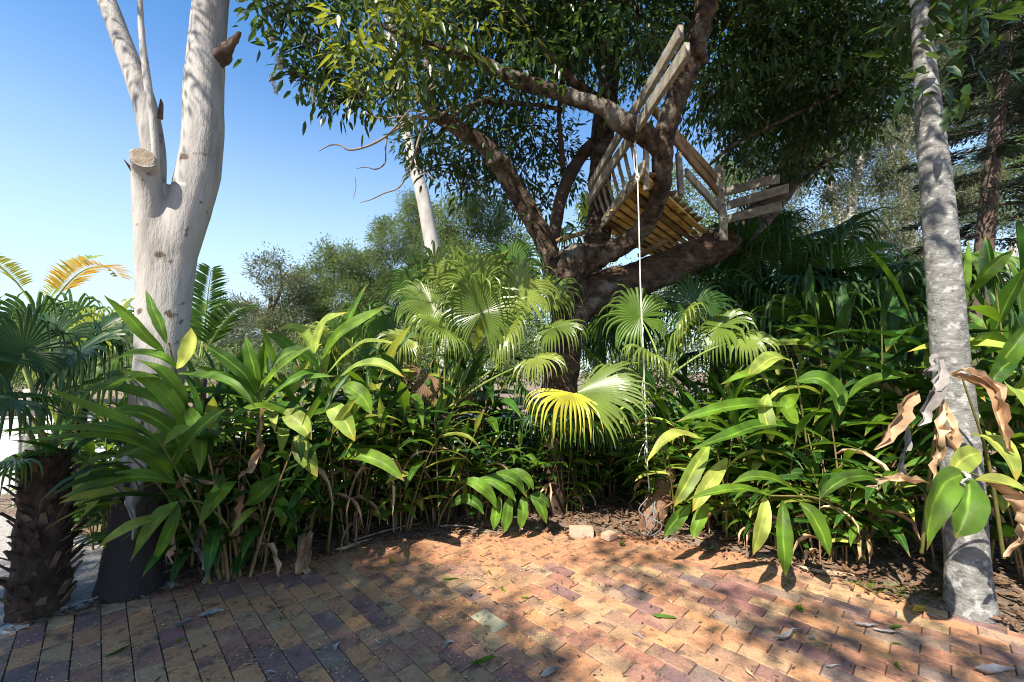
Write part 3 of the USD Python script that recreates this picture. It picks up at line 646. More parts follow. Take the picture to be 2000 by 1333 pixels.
r = rng(44)
def PB(L):
    return [(W(a, b, c), d * c / FPX) for a, b, c, d in L]
cb = PB([(520, -10, 3.9, 55), (560, 40, 3.9, 60), (600, 90, 3.9, 70), (585, 140, 3.9, 45), (640, 150, 3.9, 62), (650, 195, 3.9, 34), (620, 20, 4.0, 90), (700, 190, 3.9, 45), (700, 100, 4.1, 90), (760, 190, 4.0, 60), (800, 120, 4.2, 100), (560, -70, 3.9, 80), (700, -60, 4.1, 110),
         (900, 60, 4.4, 100), (880, 170, 4.5, 75), (980, 40, 4.6, 110), (1060, 30, 4.8, 110), (960, 170, 5.0, 90), (1040, 130, 5.0, 90), (1130, 110, 5.2, 85), (1120, 20, 5.0, 100), (1230, 30, 4.8, 95), (1260, 110, 5.0, 60), (900, -80, 4.3, 140), (1100, -90, 4.6, 140),
         (840, 270, 5.4, 65), (815, 300, 5.4, 42), (870, 330, 5.4, 62), (905, 370, 5.4, 38), (930, 300, 5.6, 70), (960, 250, 5.8, 85), (1040, 250, 5.8, 75), (1020, 330, 6.0, 70), (1010, 395, 6.0, 40), (1085, 300, 6.0, 55), (1110, 350, 6.1, 45), (1060, 400, 6.1, 40), (955, 350, 5.8, 50),
         (1430, 60, 4.9, 100), (1450, 150, 5.0, 90), (1540, 60, 4.8, 120), (1560, 160, 4.9, 110), (1660, 60, 4.6, 120), (1650, 160, 4.7, 105), (1740, 80, 4.4, 90), (1730, 170, 4.5, 75), (1470, 240, 5.3, 75), (1560, 250, 5.2, 75), (1620, 250, 5.0, 60), (1420, 250, 5.4, 50), (1450, 310, 5.6, 48), (1530, 310, 5.6, 55), (1700, 240, 4.8, 45), (1600, 330, 5.6, 30),
         (1380, 190, 5.2, 50), (1400, -80, 4.8, 140), (1640, -90, 4.6, 140), (1340, 40, 5.2, 60)])
cb += [((0.2, 3.4, 6.0), 1.2), ((1.6, 3.0, 6.2), 1.2), ((2.6, 3.4, 6.0), 1.1), ((0.8, 4.6, 6.8), 1.5), ((2.2, 5.0, 7.0), 1.5), ((3.6, 4.8, 6.4), 1.3), ((-0.8, 4.4, 6.3), 1.0), ((3.2, 6.2, 6.4), 1.4), ((1.2, 6.4, 7.2), 1.5), ((4.4, 6.2, 5.4), 1.1), ((1.35, 1.35, 5.5), .75), ((1.7, 2.5, 5.7), .8), ((2.3, 1.9, 6.2), .7), ((1.0, 2.0, 6.4), .7)]
P, D = crown_points(r, cb, 200, .085, 9, shell=.2)
N = np.array([0, 0, 1.0]) + .55 * randdir(r, len(P))
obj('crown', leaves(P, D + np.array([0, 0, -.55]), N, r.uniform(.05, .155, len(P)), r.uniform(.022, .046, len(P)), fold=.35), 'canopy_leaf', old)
twm = []
for c, rad in cb:
    for _ in range(5):
        d = randdir(r, 1)[0]; c0 = np.array(c) - d * rad * .5 + r.normal(0, .1 * rad, 3)
        twm.append(tube([c0, c0 + d * rad * .7 + [0, 0, .1 * rad], c0 + d * rad * 1.35], [.012, .008, .003], rings=6, n=5))
obj('twigs', cat_meshes(twm), 'tree_bark', old)
lb = PB([(690, 60, 3.2, 60), (740, 20, 3.2, 70), (800, 50, 3.25, 70), (690, 130, 3.2, 55), (740, 150, 3.2, 60), (690, 195, 3.25, 32), (730, 215, 3.25, 22), (790, 140, 3.3, 60), (840, 100, 3.3, 60), (850, 30, 3.25, 60), (900, 70, 3.4, 50), (780, -50, 3.2, 90), (930, 20, 3.4, 60), (1010, 60, 3.7, 50)])
cb2 = PB([(860, 150, 3.55, 40), (1010, 150, 3.65, 36), (1120, 120, 3.7, 44), (1190, 150, 3.7, 36), (1040, 200, 3.75, 26), (900, 270, 4.2, 26), (960, 260, 4.4, 26), (1200, 20, 3.6, 60), (1300, 30, 3.5, 40), (1230, 190, 3.75, 22), (1420, 210, 4.2, 40), (900, 140, 3.5, 50), (960, 120, 3.55, 50), (1050, 90, 3.65, 55), (1100, 175, 3.65, 34), (1000, 205, 3.9, 34), (1150, 60, 3.75, 60), (1250, 60, 3.6, 50), (930, 200, 3.8, 30), (870, 215, 3.7, 30), (1080, 440, 4.9, 26), (1130, 455, 4.9, 30), (1075, 500, 4.8, 22), (1440, 330, 4.8, 30), (1480, 280, 4.6, 40), (1430, 130, 3.9, 60), (1500, 60, 3.9, 70), (1620, 120, 3.9, 70), (1720, 60, 3.8, 60)])
P2_, D2_ = crown_points(r, cb2, 110, .07, 7, shell=.15)
obj('near_foliage', leaves(P2_, D2_ + np.array([0, 0, -.6]), np.array([0, 0, 1.0]) + .55 * randdir(r, len(P2_)), r.uniform(.06, .16, len(P2_)), r.uniform(.024, .046, len(P2_)), fold=.35), 'canopy_leaf', old)
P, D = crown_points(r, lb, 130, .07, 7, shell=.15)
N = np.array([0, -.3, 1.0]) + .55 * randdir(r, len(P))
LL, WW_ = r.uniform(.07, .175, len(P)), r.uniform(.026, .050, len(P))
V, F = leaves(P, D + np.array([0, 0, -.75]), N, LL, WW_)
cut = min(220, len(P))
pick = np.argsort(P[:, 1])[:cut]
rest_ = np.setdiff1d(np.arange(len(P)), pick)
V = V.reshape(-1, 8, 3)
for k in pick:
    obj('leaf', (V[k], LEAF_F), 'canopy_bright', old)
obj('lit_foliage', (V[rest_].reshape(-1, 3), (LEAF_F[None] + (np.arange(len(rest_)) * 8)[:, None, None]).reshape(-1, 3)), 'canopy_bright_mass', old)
# dry seed plumes hanging at the crown's left edge
for k, (px, py, h) in enumerate(((530, 165, 42), (540, 125, 36), (526, 78, 34), (606, 185, 30))):
    c = W(px, py, 3.85); n = 260
    t = r.random(n)
    p = c + np.stack([r.normal(0, .012, n) * (1.3 - t) + .05 * t, r.normal(0, .014, n), (0.5 - t) * h * 3.85 / FPX], 1)
    obj('seed_plume', quads(p, randdir(r, n), randdir(r, n), .02, .006), 'blossom', old, smooth=False)

# ------------------------------------------------------------------ tree house
th = thing('tree_house', 'weathered wooden platform with slatted railings wedged in the limbs of the old tree', 'tree house')
ZP = W(1255, 340, 3.9)[2]


def atz(px, py, z):
    a, b = (px - 1000) / FPX, -(py - 666.5) / FPX
    c, s = math.cos(PITCH), math.sin(PITCH)
    d = np.array([a, c - b * s, s + b * c])
    return np.array([0, 0, EYE]) + d * ((z - EYE) / d[2])


FN, FF = atz(1255, 340, ZP), atz(1172, 449, ZP)                       # the near and far ends of the left edge board
bdir = unit(np.array([math.sin(math.radians(39.5)), math.cos(math.radians(39.5)), 0]))
obj('edge_board', plank(FN + (FN - FF) * .03 + [0, 0, .04], FF - (FN - FF) * .02 + [0, 0, .04], .035, .13, seed=1, wob=.003), 'wood_grey', th)
nbd = 9
for k in range(nbd):
    t = (k + .35) / nbd
    p0 = FN + (FF - FN) * t + [0.01, 0, .012]
    e0 = atz(1420 + (1275 - 1420) * t, 446 + (510 - 446) * t, ZP + .012)
    ln = float((e0 - p0) @ bdir) + rng(k).uniform(-.06, .08)
    obj('floor_board', plank(p0 - bdir * .03, p0 + bdir * ln, .082, .03, seed=k + 3, wob=.005), ['wood_yellow_bounce', 'wood_yellow_bounce', 'wood_brown', 'wood_yellow_bounce', 'wood_yellow_bounce'][k % 5], th)
for k in range(9):                                                     # the deck on top of the bearers
    t = (k + .5) / 9
    a_ = FN + bdir * (1.75 * t) + [0.02, 0, .045]; b_ = FF + bdir * (2.05 * t) + [0.02, 0, .045]
    obj('deck_board', plank(a_, b_, .165, .02, seed=60 + k, wob=.003), 'wood_brown', th)
for t, m in ((.22, 'wood_brown'), (.62, 'wood_brown')):                # joists over the boards' undersides' far side
    a_ = FN + bdir * 1.7 * t + [0, 0, .11]; b_ = FF + bdir * 2.0 * t + [0, 0, .11]
    obj('joist', plank(a_, b_, .05, .09, seed=9), m, th)
ZR = W(1150, 392, FF[1] + .05)[2]
ra, rb_ = W(1149, 394, FF[1] + .05), atz(1341, 98, ZR)
inn = np.array([.055, 0.01, .02])
obj('rail', plank(ra, rb_, .045, .12, seed=4, wob=.004), 'wood_grey', th)
ra2 = W(1151, 364, FF[1] + .05); rb2 = atz(1331, 64, ra2[2])
obj('rail', plank(ra2, rb2, .045, .11, seed=5, wob=.004), 'wood_grey', th)
nbal = 8
for k in range(nbal):
    t = .03 + k / (nbal - 1) * .86
    b_ = FF + (FN - FF) * t + [.03, 0, .05]
    tt = (b_[1] - ra[1]) / (rb_[1] - ra[1])
    top = ra + (rb_ - ra) * tt + [.035, 0, .04]
    obj('baluster', plank(b_ - [0, 0, .04], top, .062, .02, up=(1, 0, 0), seed=k + 20, wob=.002), 'wood_grey', th)
# the railing along the boards on the right
def far_end(px, py):
    return W(px, py, 5.2)
for (a_, ya), (b_, yb), m in (((( 1268, 205), 3.95), ((1402, 352), 5.2), 'wood_brown'), (((1300, 250), 4.05), ((1406, 380), 5.2), 'wood_brown'), (((1340, 338), 4.4), ((1408, 413), 5.2), 'wood_grey')):
    obj('rail', plank(W(*a_, ya), W(*b_, yb), .04, .10, seed=int(ya * 10), wob=.003), m, th)
obj('post', plank(W(1414, 470, 5.14), W(1404, 324, 5.14), .10, .035, up=(0, 1, 0), seed=6, wob=.003), 'wood_grey', th)
obj('post', plank(W(1262, 372, 3.95), W(1262, 240, 3.95), .05, .05, up=(0, 1, 0), seed=7), 'wood_grey', th)
obj('post', plank(W(1330, 380, 4.3), W(1325, 300, 4.3), .06, .05, up=(0, 1, 0), seed=7), 'wood_grey', th)
for a_, b_ in (((1418, 374, 5.22), (1522, 349, 4.75)), ((1420, 402, 5.22), (1540, 368, 4.7)), ((1424, 427, 5.22), (1526, 403, 4.75))):
    obj('side_board', plank(W(*a_), W(*b_), .03, .11, seed=int(a_[1]), wob=.004), 'wood_grey', th)
obj('brace', plank(W(1300, 470, 4.9), W(1250, 500, 5.3), .08, .05, seed=2), 'wood_brown', th)
bo = trimesh.creation.cylinder(radius=.011, height=.014, sections=8)
for px, py, y in ((1409, 345, 5.10), (1411, 372, 5.10), (1412, 400, 5.10), (1414, 428, 5.10), (1416, 452, 5.11), (1178, 440, 5.30), (1215, 392, 4.62), (1246, 352, 3.98), (1180, 345, 4.9), (1222, 280, 4.2), (1270, 208, 3.55), (1310, 140, 3.2)):
    c_ = W(px, py, y)
    R_ = np.array([[1, 0, 0], [0, 0, 1], [0, -1, 0.]])
    obj('bolt', (np.array(bo.vertices) @ R_.T + c_, np.array(bo.faces)), 'dead_wood', th)
# a short loose board wedged by the trunk
tag(obj('loose_board', plank(W(1090, 470, 5.0), W(1140, 455, 5.2), .10, .05, seed=4), 'wood_brown'), 'short dark board wedged between the trunk knob and the reddish limb', 'board')

# ------------------------------------------------------------------ rope
rp = [(1241, 276, 3.88), (1245, 345, 3.88), (1248, 440, 3.9), (1251, 560, 3.93), (1255, 650, 3.95), (1258, 740, 3.97), (1262, 830, 3.98), (1264, 900, 3.99), (1268, 960, 4.0)]
rope = thing('rope', 'thin white rope hanging straight down from the tree house to a stump', 'rope')
obj('cord', tube(WP(rp), [.0068], rings=50, n=8), 'rope_white', rope)
obj('cord', tube(WP([(1241, 276, 3.88), (1238, 300, 3.87), (1240, 330, 3.87), (1246, 348, 3.88)]), [.005], rings=20, n=7), 'rope_white', rope)
obj('knot', tube(WP([(1243, 342, 3.87), (1248, 346, 3.86), (1247, 353, 3.88), (1243, 348, 3.89), (1248, 340, 3.88)]), [.010], rings=24, n=8), 'rope_white', rope)
for k, b in enumerate(([(1257, 640, 3.95), (1254, 665, 3.94), (1256, 690, 3.95)], [(1258, 735, 3.97), (1254, 760, 3.96), (1258, 800, 3.98)], [(1263, 860, 3.98), (1255, 872, 3.97), (1248, 890, 3.97), (1245, 905, 3.97)], [(1263, 862, 3.98), (1259, 885, 3.97), (1262, 905, 3.97)])):
    obj('frayed_end', tube(WP(b), [.005, .004, .002][:len(b)] if len(b) == 3 else [.005, .004, .003, .002], rings=12, n=5), 'rope_white', rope)
r = rng(8)
tangle = thing('rope_tangle', 'tangle of thin dark grey cord looped over the small stump', 'rope')
for k in range(2):
    b = [(1272 + r.normal(0, 4), 978 + r.normal(0, 4), 3.93), (1262 + r.normal(0, 10), 1000, 3.9), (1255 + r.uniform(-8, 50), 1025, 3.88 + r.normal(0, .02)), (1265 + r.uniform(-10, 35), 1046, 3.92), (1285 + r.normal(0, 10), 1015, 3.9), (1275 + r.normal(0, 5), 980, 3.95)]
    obj('loop', tube(WP(b), [.0045], rings=30, n=6), 'rope_grey', tangle)

#@@PART
# ------------------------------------------------------------------ palms
def fan_blade(hub, X_, N_, L, n=42, span=155, split=0.45, droop=1.0, seed=0, cup=0.12, half=None):
    """A pleated fan leaf: segments joined near the hub, free and hanging beyond."""
    r = rng(seed)
    X_ = unit(X_); N_ = unit(np.asarray(N_, float) - X_ * (np.asarray(N_, float) @ X_)); Y_ = np.cross(N_, X_)
    K = 10
    th = np.radians(np.linspace(-span, span, n))
    dth = th[1] - th[0]
    V, F, o = [], [], 0
    for i_, t0 in enumerate(th):
        ln = L * (0.80 + 0.2 * math.cos(t0 * .55)) * r.uniform(.93, 1.06)
        d = unit(math.cos(t0) * X_ + math.sin(t0) * Y_ + cup * N_ * (1 - .4 * abs(t0)))
        p = np.array(hub, float) + d * L * .02
        sp = split * r.uniform(.85, 1.12)
        dr = droop * r.uniform(.6, 1.5)
        side0 = unit(np.cross(N_, d))
        tw = r.normal(0, .25)
        row = []
        step = ln / (K - 1)
        brk = sp + r.uniform(.05, .25)
        if r.random() < .05:
            continue
        bent = r.random() < .06
        for k in range(K):
            t = k / (K - 1)
            if t <= sp:
                w = max(t * ln * dth * .54, .004 * L)
            else:
                w = sp * ln * dth * .54 * max(0.02, (1 - (t - sp) / (1 - sp)) ** .8)
            u = unit(np.cross(d, side0)) * -1
            fold = (.55 if t <= sp else .75) * w
            s_ = unit(side0 - d * (side0 @ d))
            row.append((p + s_ * w - u * 0, p + unit(np.cross(s_, d)) * fold * -1, p - s_ * w))
            if t > sp * .8:
                g = dr * (.25 if t < brk else .95) * (2.6 if bent else 1)
                d = unit(d + np.array([0, 0, -1.0]) * g)
            else:
                d = unit(d + np.array([0, 0, -1.0]) * .03 * droop)
            p = p + d * step
        V.append(np.array(row).reshape(-1, 3))
        for k in range(K - 1):
            a_ = o + 3 * k
            for c_ in (0, 1):
                F += [(a_ + c_, a_ + c_ + 1, a_ + c_ + 4), (a_ + c_, a_ + c_ + 4, a_ + c_ + 3)]
        o += 3 * K
    return np.vstack(V), np.array(F)


def pet(a_, b_, sag, r0, r1, n=14):
    a_, b_ = np.asarray(a_, float), np.asarray(b_, float)
    m = (a_ + b_) / 2 + np.array([0, 0, sag])
    return tube([a_, m, b_], [r0, (r0 + r1) / 2, r1], rings=n, n=6)


def add_frond(palm, heart, hub, X_, N_, L, m, seed, droop=1.0, n=42, span=155, split=.45, sag=.12, label=None):
    f = obj('frond', fan_blade(hub, X_, N_, L, n=n, span=span, split=split, droop=droop, seed=seed), m, palm, smooth=False, label=label)
    r = rng(seed)
    obj('petiole', pet(np.asarray(heart) + np.append(r.normal(0, .03, 2), -.02), hub, sag, .014, .008), 'petiole', f)
    return f


def boots(palm, base, top, r0, r1, seed, fibre='boot_fibre', stub='boot_stub', n=60):
    """A short palm trunk clothed in old leaf bases."""
    r = rng(seed)
    base, top = np.asarray(base, float), np.asarray(top, float)
    obj('trunk', tube([base - [0, 0, .05], base + (top - base) * .3, base + (top - base) * .7, top], [r0 * 1.02, r0, (r0 + r1) / 2, r1], rings=40, n=26, rough=.22, freq=9, seed=seed), fibre, palm)
    ms = []
    for k in range(n):
        t = (k + r.random()) / n; a_ = k * 2.399 + r.normal(0, .2)
        rad = r0 + (r1 - r0) * t
        d = np.array([math.cos(a_), math.sin(a_), 0])
        p = base + (top - base) * (.05 + .93 * t) + d * rad * .9
        dd = unit(d * r.uniform(.35, .9) + np.array([0, 0, 1.0]) + r.normal(0, .25, 3))
        ln = r.uniform(.07, .17) * (r0 / .2)
        s_ = unit(np.cross(dd, d)) * r.uniform(.02, .04) * (r0 / .2)
        q_ = p + dd * ln + d * .02
        v = np.array([p - s_, p + s_, q_ + s_ * .55, q_ - s_ * .55]); v = np.vstack([v, v + d * .014])
        f = np.array([(0, 2, 1), (0, 3, 2), (4, 5, 6), (4, 6, 7), (0, 1, 5), (0, 5, 4), (1, 2, 6), (1, 6, 5), (2, 3, 7), (2, 7, 6), (3, 0, 4), (3, 4, 7)])
        obj('leaf_base', (v, f), stub if r.random() < .55 else fibre, palm, smooth=False)


def random_fronds(palm, heart, n, L, plen, mats, seed, elev=(70, 5), droop=1.0, az=(0, 360), segs=36, span=150):
    r = rng(seed); heart = np.asarray(heart, float)
    for k in range(n):
        a_ = math.radians(az[0] + (az[1] - az[0]) * (k + r.uniform(-.3, .3)) / n)
        e = math.radians(elev[0] + (elev[1] - elev[0]) * r.random())
        d = np.array([math.sin(a_) * math.cos(e), math.cos(a_) * math.cos(e), math.sin(e)])
        hub = heart + d * plen * r.uniform(.75, 1.15)
        X_ = unit(d + np.array([0, 0, -.45]) * (1.2 - math.sin(e)))
        N_ = np.cross(np.cross(X_, [0, 0, 1.0]), X_) + r.normal(0, .15, 3)
        add_frond(palm, heart, hub, X_, N_, L * r.uniform(.85, 1.1), mats[k % len(mats)], seed * 100 + k, droop=droop, n=segs, span=span, sag=.05 * plen)


# the sunlit palm in the middle
hc = W(864, 805, 4.45)
pc = thing('fan_palm', 'sunlit yellow green fan palm with hanging leaf tips in front of the leaning trunk', 'palm')
boots(pc, [hc[0] + .03, hc[1], .0], hc, .13, .10, 3, n=30)
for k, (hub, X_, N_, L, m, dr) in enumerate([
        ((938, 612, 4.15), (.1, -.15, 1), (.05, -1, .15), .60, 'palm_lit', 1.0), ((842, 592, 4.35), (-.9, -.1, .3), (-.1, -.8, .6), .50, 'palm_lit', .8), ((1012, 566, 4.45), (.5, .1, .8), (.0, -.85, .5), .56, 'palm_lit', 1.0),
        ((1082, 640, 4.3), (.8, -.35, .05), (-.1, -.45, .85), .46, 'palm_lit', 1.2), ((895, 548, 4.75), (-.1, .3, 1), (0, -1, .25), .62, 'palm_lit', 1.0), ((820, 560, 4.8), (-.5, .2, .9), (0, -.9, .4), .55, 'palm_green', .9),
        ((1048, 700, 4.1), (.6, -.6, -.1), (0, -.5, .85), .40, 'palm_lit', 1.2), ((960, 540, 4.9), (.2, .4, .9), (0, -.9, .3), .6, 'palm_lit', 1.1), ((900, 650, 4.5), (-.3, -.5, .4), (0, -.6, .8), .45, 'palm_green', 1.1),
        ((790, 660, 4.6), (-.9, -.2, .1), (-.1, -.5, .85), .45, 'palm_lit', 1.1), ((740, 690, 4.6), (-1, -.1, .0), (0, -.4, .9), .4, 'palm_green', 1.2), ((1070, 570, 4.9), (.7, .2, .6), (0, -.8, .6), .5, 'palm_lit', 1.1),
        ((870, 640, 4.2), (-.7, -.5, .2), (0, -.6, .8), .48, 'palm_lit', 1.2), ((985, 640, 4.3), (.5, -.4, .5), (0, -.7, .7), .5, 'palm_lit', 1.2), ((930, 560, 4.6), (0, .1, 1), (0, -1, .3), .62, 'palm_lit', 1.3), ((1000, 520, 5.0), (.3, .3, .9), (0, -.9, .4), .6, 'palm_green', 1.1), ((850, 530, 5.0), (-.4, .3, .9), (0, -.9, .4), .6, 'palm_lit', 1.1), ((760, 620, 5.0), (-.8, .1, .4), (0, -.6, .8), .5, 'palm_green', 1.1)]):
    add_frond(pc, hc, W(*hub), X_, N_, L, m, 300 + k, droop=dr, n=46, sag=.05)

for k, (hub, X_) in enumerate((((835, 730, 4.45), (-.35, .1, -1)), ((880, 745, 4.55), (.1, .1, -1)))):
    add_frond(pc, hc, W(*hub), X_, (X_[0] * .5, -1, .2), .42, 'palm_dead', 350 + k, droop=1.4, n=26, span=100, sag=.12, label='dead brown frond hanging below the crown')

# the low yellow frond and its own small palm behind
h2 = W(1085, 850, 4.55)
p2 = thing('fan_palm', 'low fan palm with one big bright yellow frond spreading beside the white rope', 'palm')
boots(p2, [h2[0], h2[1], 0], h2, .10, .08, 7, n=30)
add_frond(p2, h2, W(1118, 768, 3.95), (-.25, -.9, -.30), (0, -.60, .85), .60, 'palm_yellow', 411, droop=1.0, n=30, span=95, split=.42, label='bright yellow half of the drooping frond')
add_frond(p2, h2, W(1126, 768, 3.97), (.95, -.3, .18), (-.15, -.62, .80), .74, 'palm_lit', 412, droop=.75, n=26, span=58, split=.6)
random_fronds(p2, h2, 9, .5, .5, ['palm_green', 'palm_dark'], 413, elev=(60, -5), az=(0, 360))

# the palm over the little stump by the rope
h3 = W(1300, 735, 4.25)
p3 = thing('fan_palm', 'young fan palm with yellowing hanging leaf tips just right of the white rope', 'palm')
boots(p3, [1.30, 4.12, 0], [h3[0], h3[1], .55], .11, .08, 9, fibre='stump_fibre', stub='stump_fibre', n=30)
for k, (hub, X_, N_, L, m, dr) in enumerate([((1330, 645, 4.3), (.1, -.4, .5), (0, -.5, .85), .5, 'palm_lit', 1.5), ((1400, 640, 4.3), (.6, -.3, .4), (0, -.5, .85), .5, 'palm_lit', 1.5), ((1455, 660, 4.1), (.9, -.1, .1), (0, -.5, .85), .42, 'palm_lit', 1.5),
                                              ((1270, 690, 4.1), (-.6, -.6, .2), (0, -.5, .85), .4, 'palm_lit', 1.4), ((1250, 620, 4.7), (-.4, .2, .9), (0, -.9, .4), .55, 'palm_green', .8), ((1360, 600, 4.8), (.2, .3, .8), (0, -.9, .5), .6, 'palm_dark', .9)]):
    add_frond(p3, h3, W(*hub), X_, N_, L, m, 500 + k, droop=dr, n=36, sag=.06)

# the squat dark palm at the left edge
h4 = W(92, 890, 2.78)
p4 = thing('fan_palm', 'squat fan palm with a thick trunk of dark ragged leaf bases at the left edge', 'palm')
boots(p4, G(76, 1196), h4, .135, .10, 15, n=130)
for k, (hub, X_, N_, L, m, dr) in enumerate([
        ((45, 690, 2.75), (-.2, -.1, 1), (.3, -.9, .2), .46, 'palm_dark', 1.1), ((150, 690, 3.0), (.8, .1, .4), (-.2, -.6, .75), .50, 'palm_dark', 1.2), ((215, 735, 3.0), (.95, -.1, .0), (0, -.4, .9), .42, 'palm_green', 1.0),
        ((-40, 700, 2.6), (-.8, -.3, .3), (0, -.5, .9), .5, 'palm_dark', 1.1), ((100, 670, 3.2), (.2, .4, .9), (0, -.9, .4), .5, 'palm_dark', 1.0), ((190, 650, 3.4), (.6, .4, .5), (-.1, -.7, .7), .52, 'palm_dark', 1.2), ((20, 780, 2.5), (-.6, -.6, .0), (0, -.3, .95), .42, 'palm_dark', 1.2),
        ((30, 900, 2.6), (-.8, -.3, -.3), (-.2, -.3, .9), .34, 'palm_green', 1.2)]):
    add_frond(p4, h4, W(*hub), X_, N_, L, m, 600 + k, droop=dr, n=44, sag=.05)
# its sunlit neighbour behind
h5 = W(150, 760, 4.6)
p5 = thing('fan_palm', 'grey green fan palm with sunlit ribbon tips between gum tree and squat palm', 'palm')
obj('trunk', tube([[h5[0], h5[1], 0], h5], [.12, .10], rings=10, n=14, rough=.2), 'boot_fibre', p5)
for k, (hub, X_, N_, L, m, dr) in enumerate([((70, 640, 4.4), (-.4, -.2, .9), (0, -.7, .7), .6, 'palm_green', 1.2), ((140, 640, 4.6), (0, .1, 1), (0, -.8, .6), .6, 'palm_green', 1.2), ((215, 645, 4.5), (.6, 0, .7), (0, -.7, .7), .6, 'palm_lit', 1.2),
                                              ((240, 690, 4.2), (.9, -.2, .2), (0, -.5, .85), .5, 'palm_green', 1.2), ((10, 650, 4.2), (-.8, -.1, .4), (0, -.6, .8), .6, 'palm_green', 1.2), ((180, 660, 4.1), (.3, -.5, .6), (0, -.6, .8), .5, 'palm_lit', 1.2)]):
    add_frond(p5, h5, W(*hub), X_, N_, L, m, 700 + k, droop=dr, n=38)


def feather(start, d0, L, m, palm, seed, lean=.9, nl=44, ll=.32, arch=1.0, label=None):
    """A feather frond: an arching rib with two rows of narrow leaflets."""
    r = rng(seed)
    P_, d = [np.asarray(start, float)], unit(d0)
    K = 30
    for k in range(K):
        d = unit(d + np.array([0, 0, -1]) * arch * .055 * (k / K + .3))
        P_.append(P_[-1] + d * L / K)
    P_ = np.array(P_); T_ = np.gradient(P_, axis=0); T_ /= np.linalg.norm(T_, axis=1, keepdims=True)
    rib = obj('frond', tube(P_[::3], np.linspace(.014, .003, len(P_[::3])), rings=24, n=6), 'petiole', palm, label=label)
    pos, dr_, nn, ll_ = [], [], [], []
    for k in range(nl):
        t = .18 + .82 * k / (nl - 1)
        f = t * K; i0 = min(int(f), K - 1)
        p = P_[i0] + (P_[i0 + 1] - P_[i0]) * (f - i0); tt = T_[i0]
        s_ = unit(np.cross(tt, [0, 0, 1.0])); u = np.cross(s_, tt)
        for sg in (-1, 1):
            pos.append(p); dr_.append(unit(sg * s_ * lean + tt * .65 + u * .35 + r.normal(0, .06, 3))); nn.append(u + r.normal(0, .1, 3))
            ll_.append(ll * math.sin(math.pi * (.12 + .8 * t)) ** .6 * r.uniform(.9, 1.08))
    obj('leaflets', leaves(pos, dr_, nn, np.array(ll_), .026, fold=.5, droop=.18), m, rib)


pf = thing('feather_palm', 'feather palm with yellow and orange sunlit fronds showing above the far left greenery', 'palm')
hf = W(60, 760, 6.6)
obj('trunk', tube([[hf[0], hf[1], 0], hf], [.10, .08], rings=8, n=12), 'pale_bark', pf)
for k, (a_, d0, L, m, lb_) in enumerate([((60, 590, 6.5), (-.62, -.1, 1.0), 1.55, 'palm_yellow', 'yellow frond'), ((100, 600, 6.5), (.62, -.1, 1.0), 1.5, 'palm_orange', 'orange tipped frond'), ((85, 610, 6.6), (.05, .3, 1), 1.3, 'palm_lit', None), ((20, 660, 6.6), (-.9, .1, .6), 1.4, 'palm_lit', None),
                                          ((120, 660, 6.6), (.9, .2, .55), 1.4, 'palm_green', None), ((80, 680, 6.4), (.3, -.8, .6), 1.1, 'palm_lit', None)]):
    feather(W(*a_), d0, L, m, pf, 800 + k, ll=.42 if k < 2 else .34, arch=1.6 if k == 1 else 1.1, label=lb_)
    obj('petiole', pet(hf, W(*a_), .02, .02, .014), 'petiole', pf)
p6 = thing('feather_palm', 'dark feather palm half hidden behind the right side of the gum trunk', 'palm')
h6 = W(392, 740, 5.6)
obj('trunk', tube([[h6[0], h6[1], 0], h6], [.09, .07], rings=8, n=12), 'dark_bark', p6)
for k, (a_, d0, L) in enumerate([((395, 700, 5.6), (.1, -.1, 1), 1.2), ((398, 700, 5.6), (.5, -.2, .9), 1.1), ((388, 700, 5.6), (-.6, 0, .8), 1.2), ((395, 700, 5.6), (.7, .3, .6), 1.0), ((390, 700, 5.6), (-.2, .4, 1), 1.2)]):
    feather(W(*a_), d0, L, 'palm_dark' if k % 2 else 'palm_green', p6, 900 + k, ll=.36)

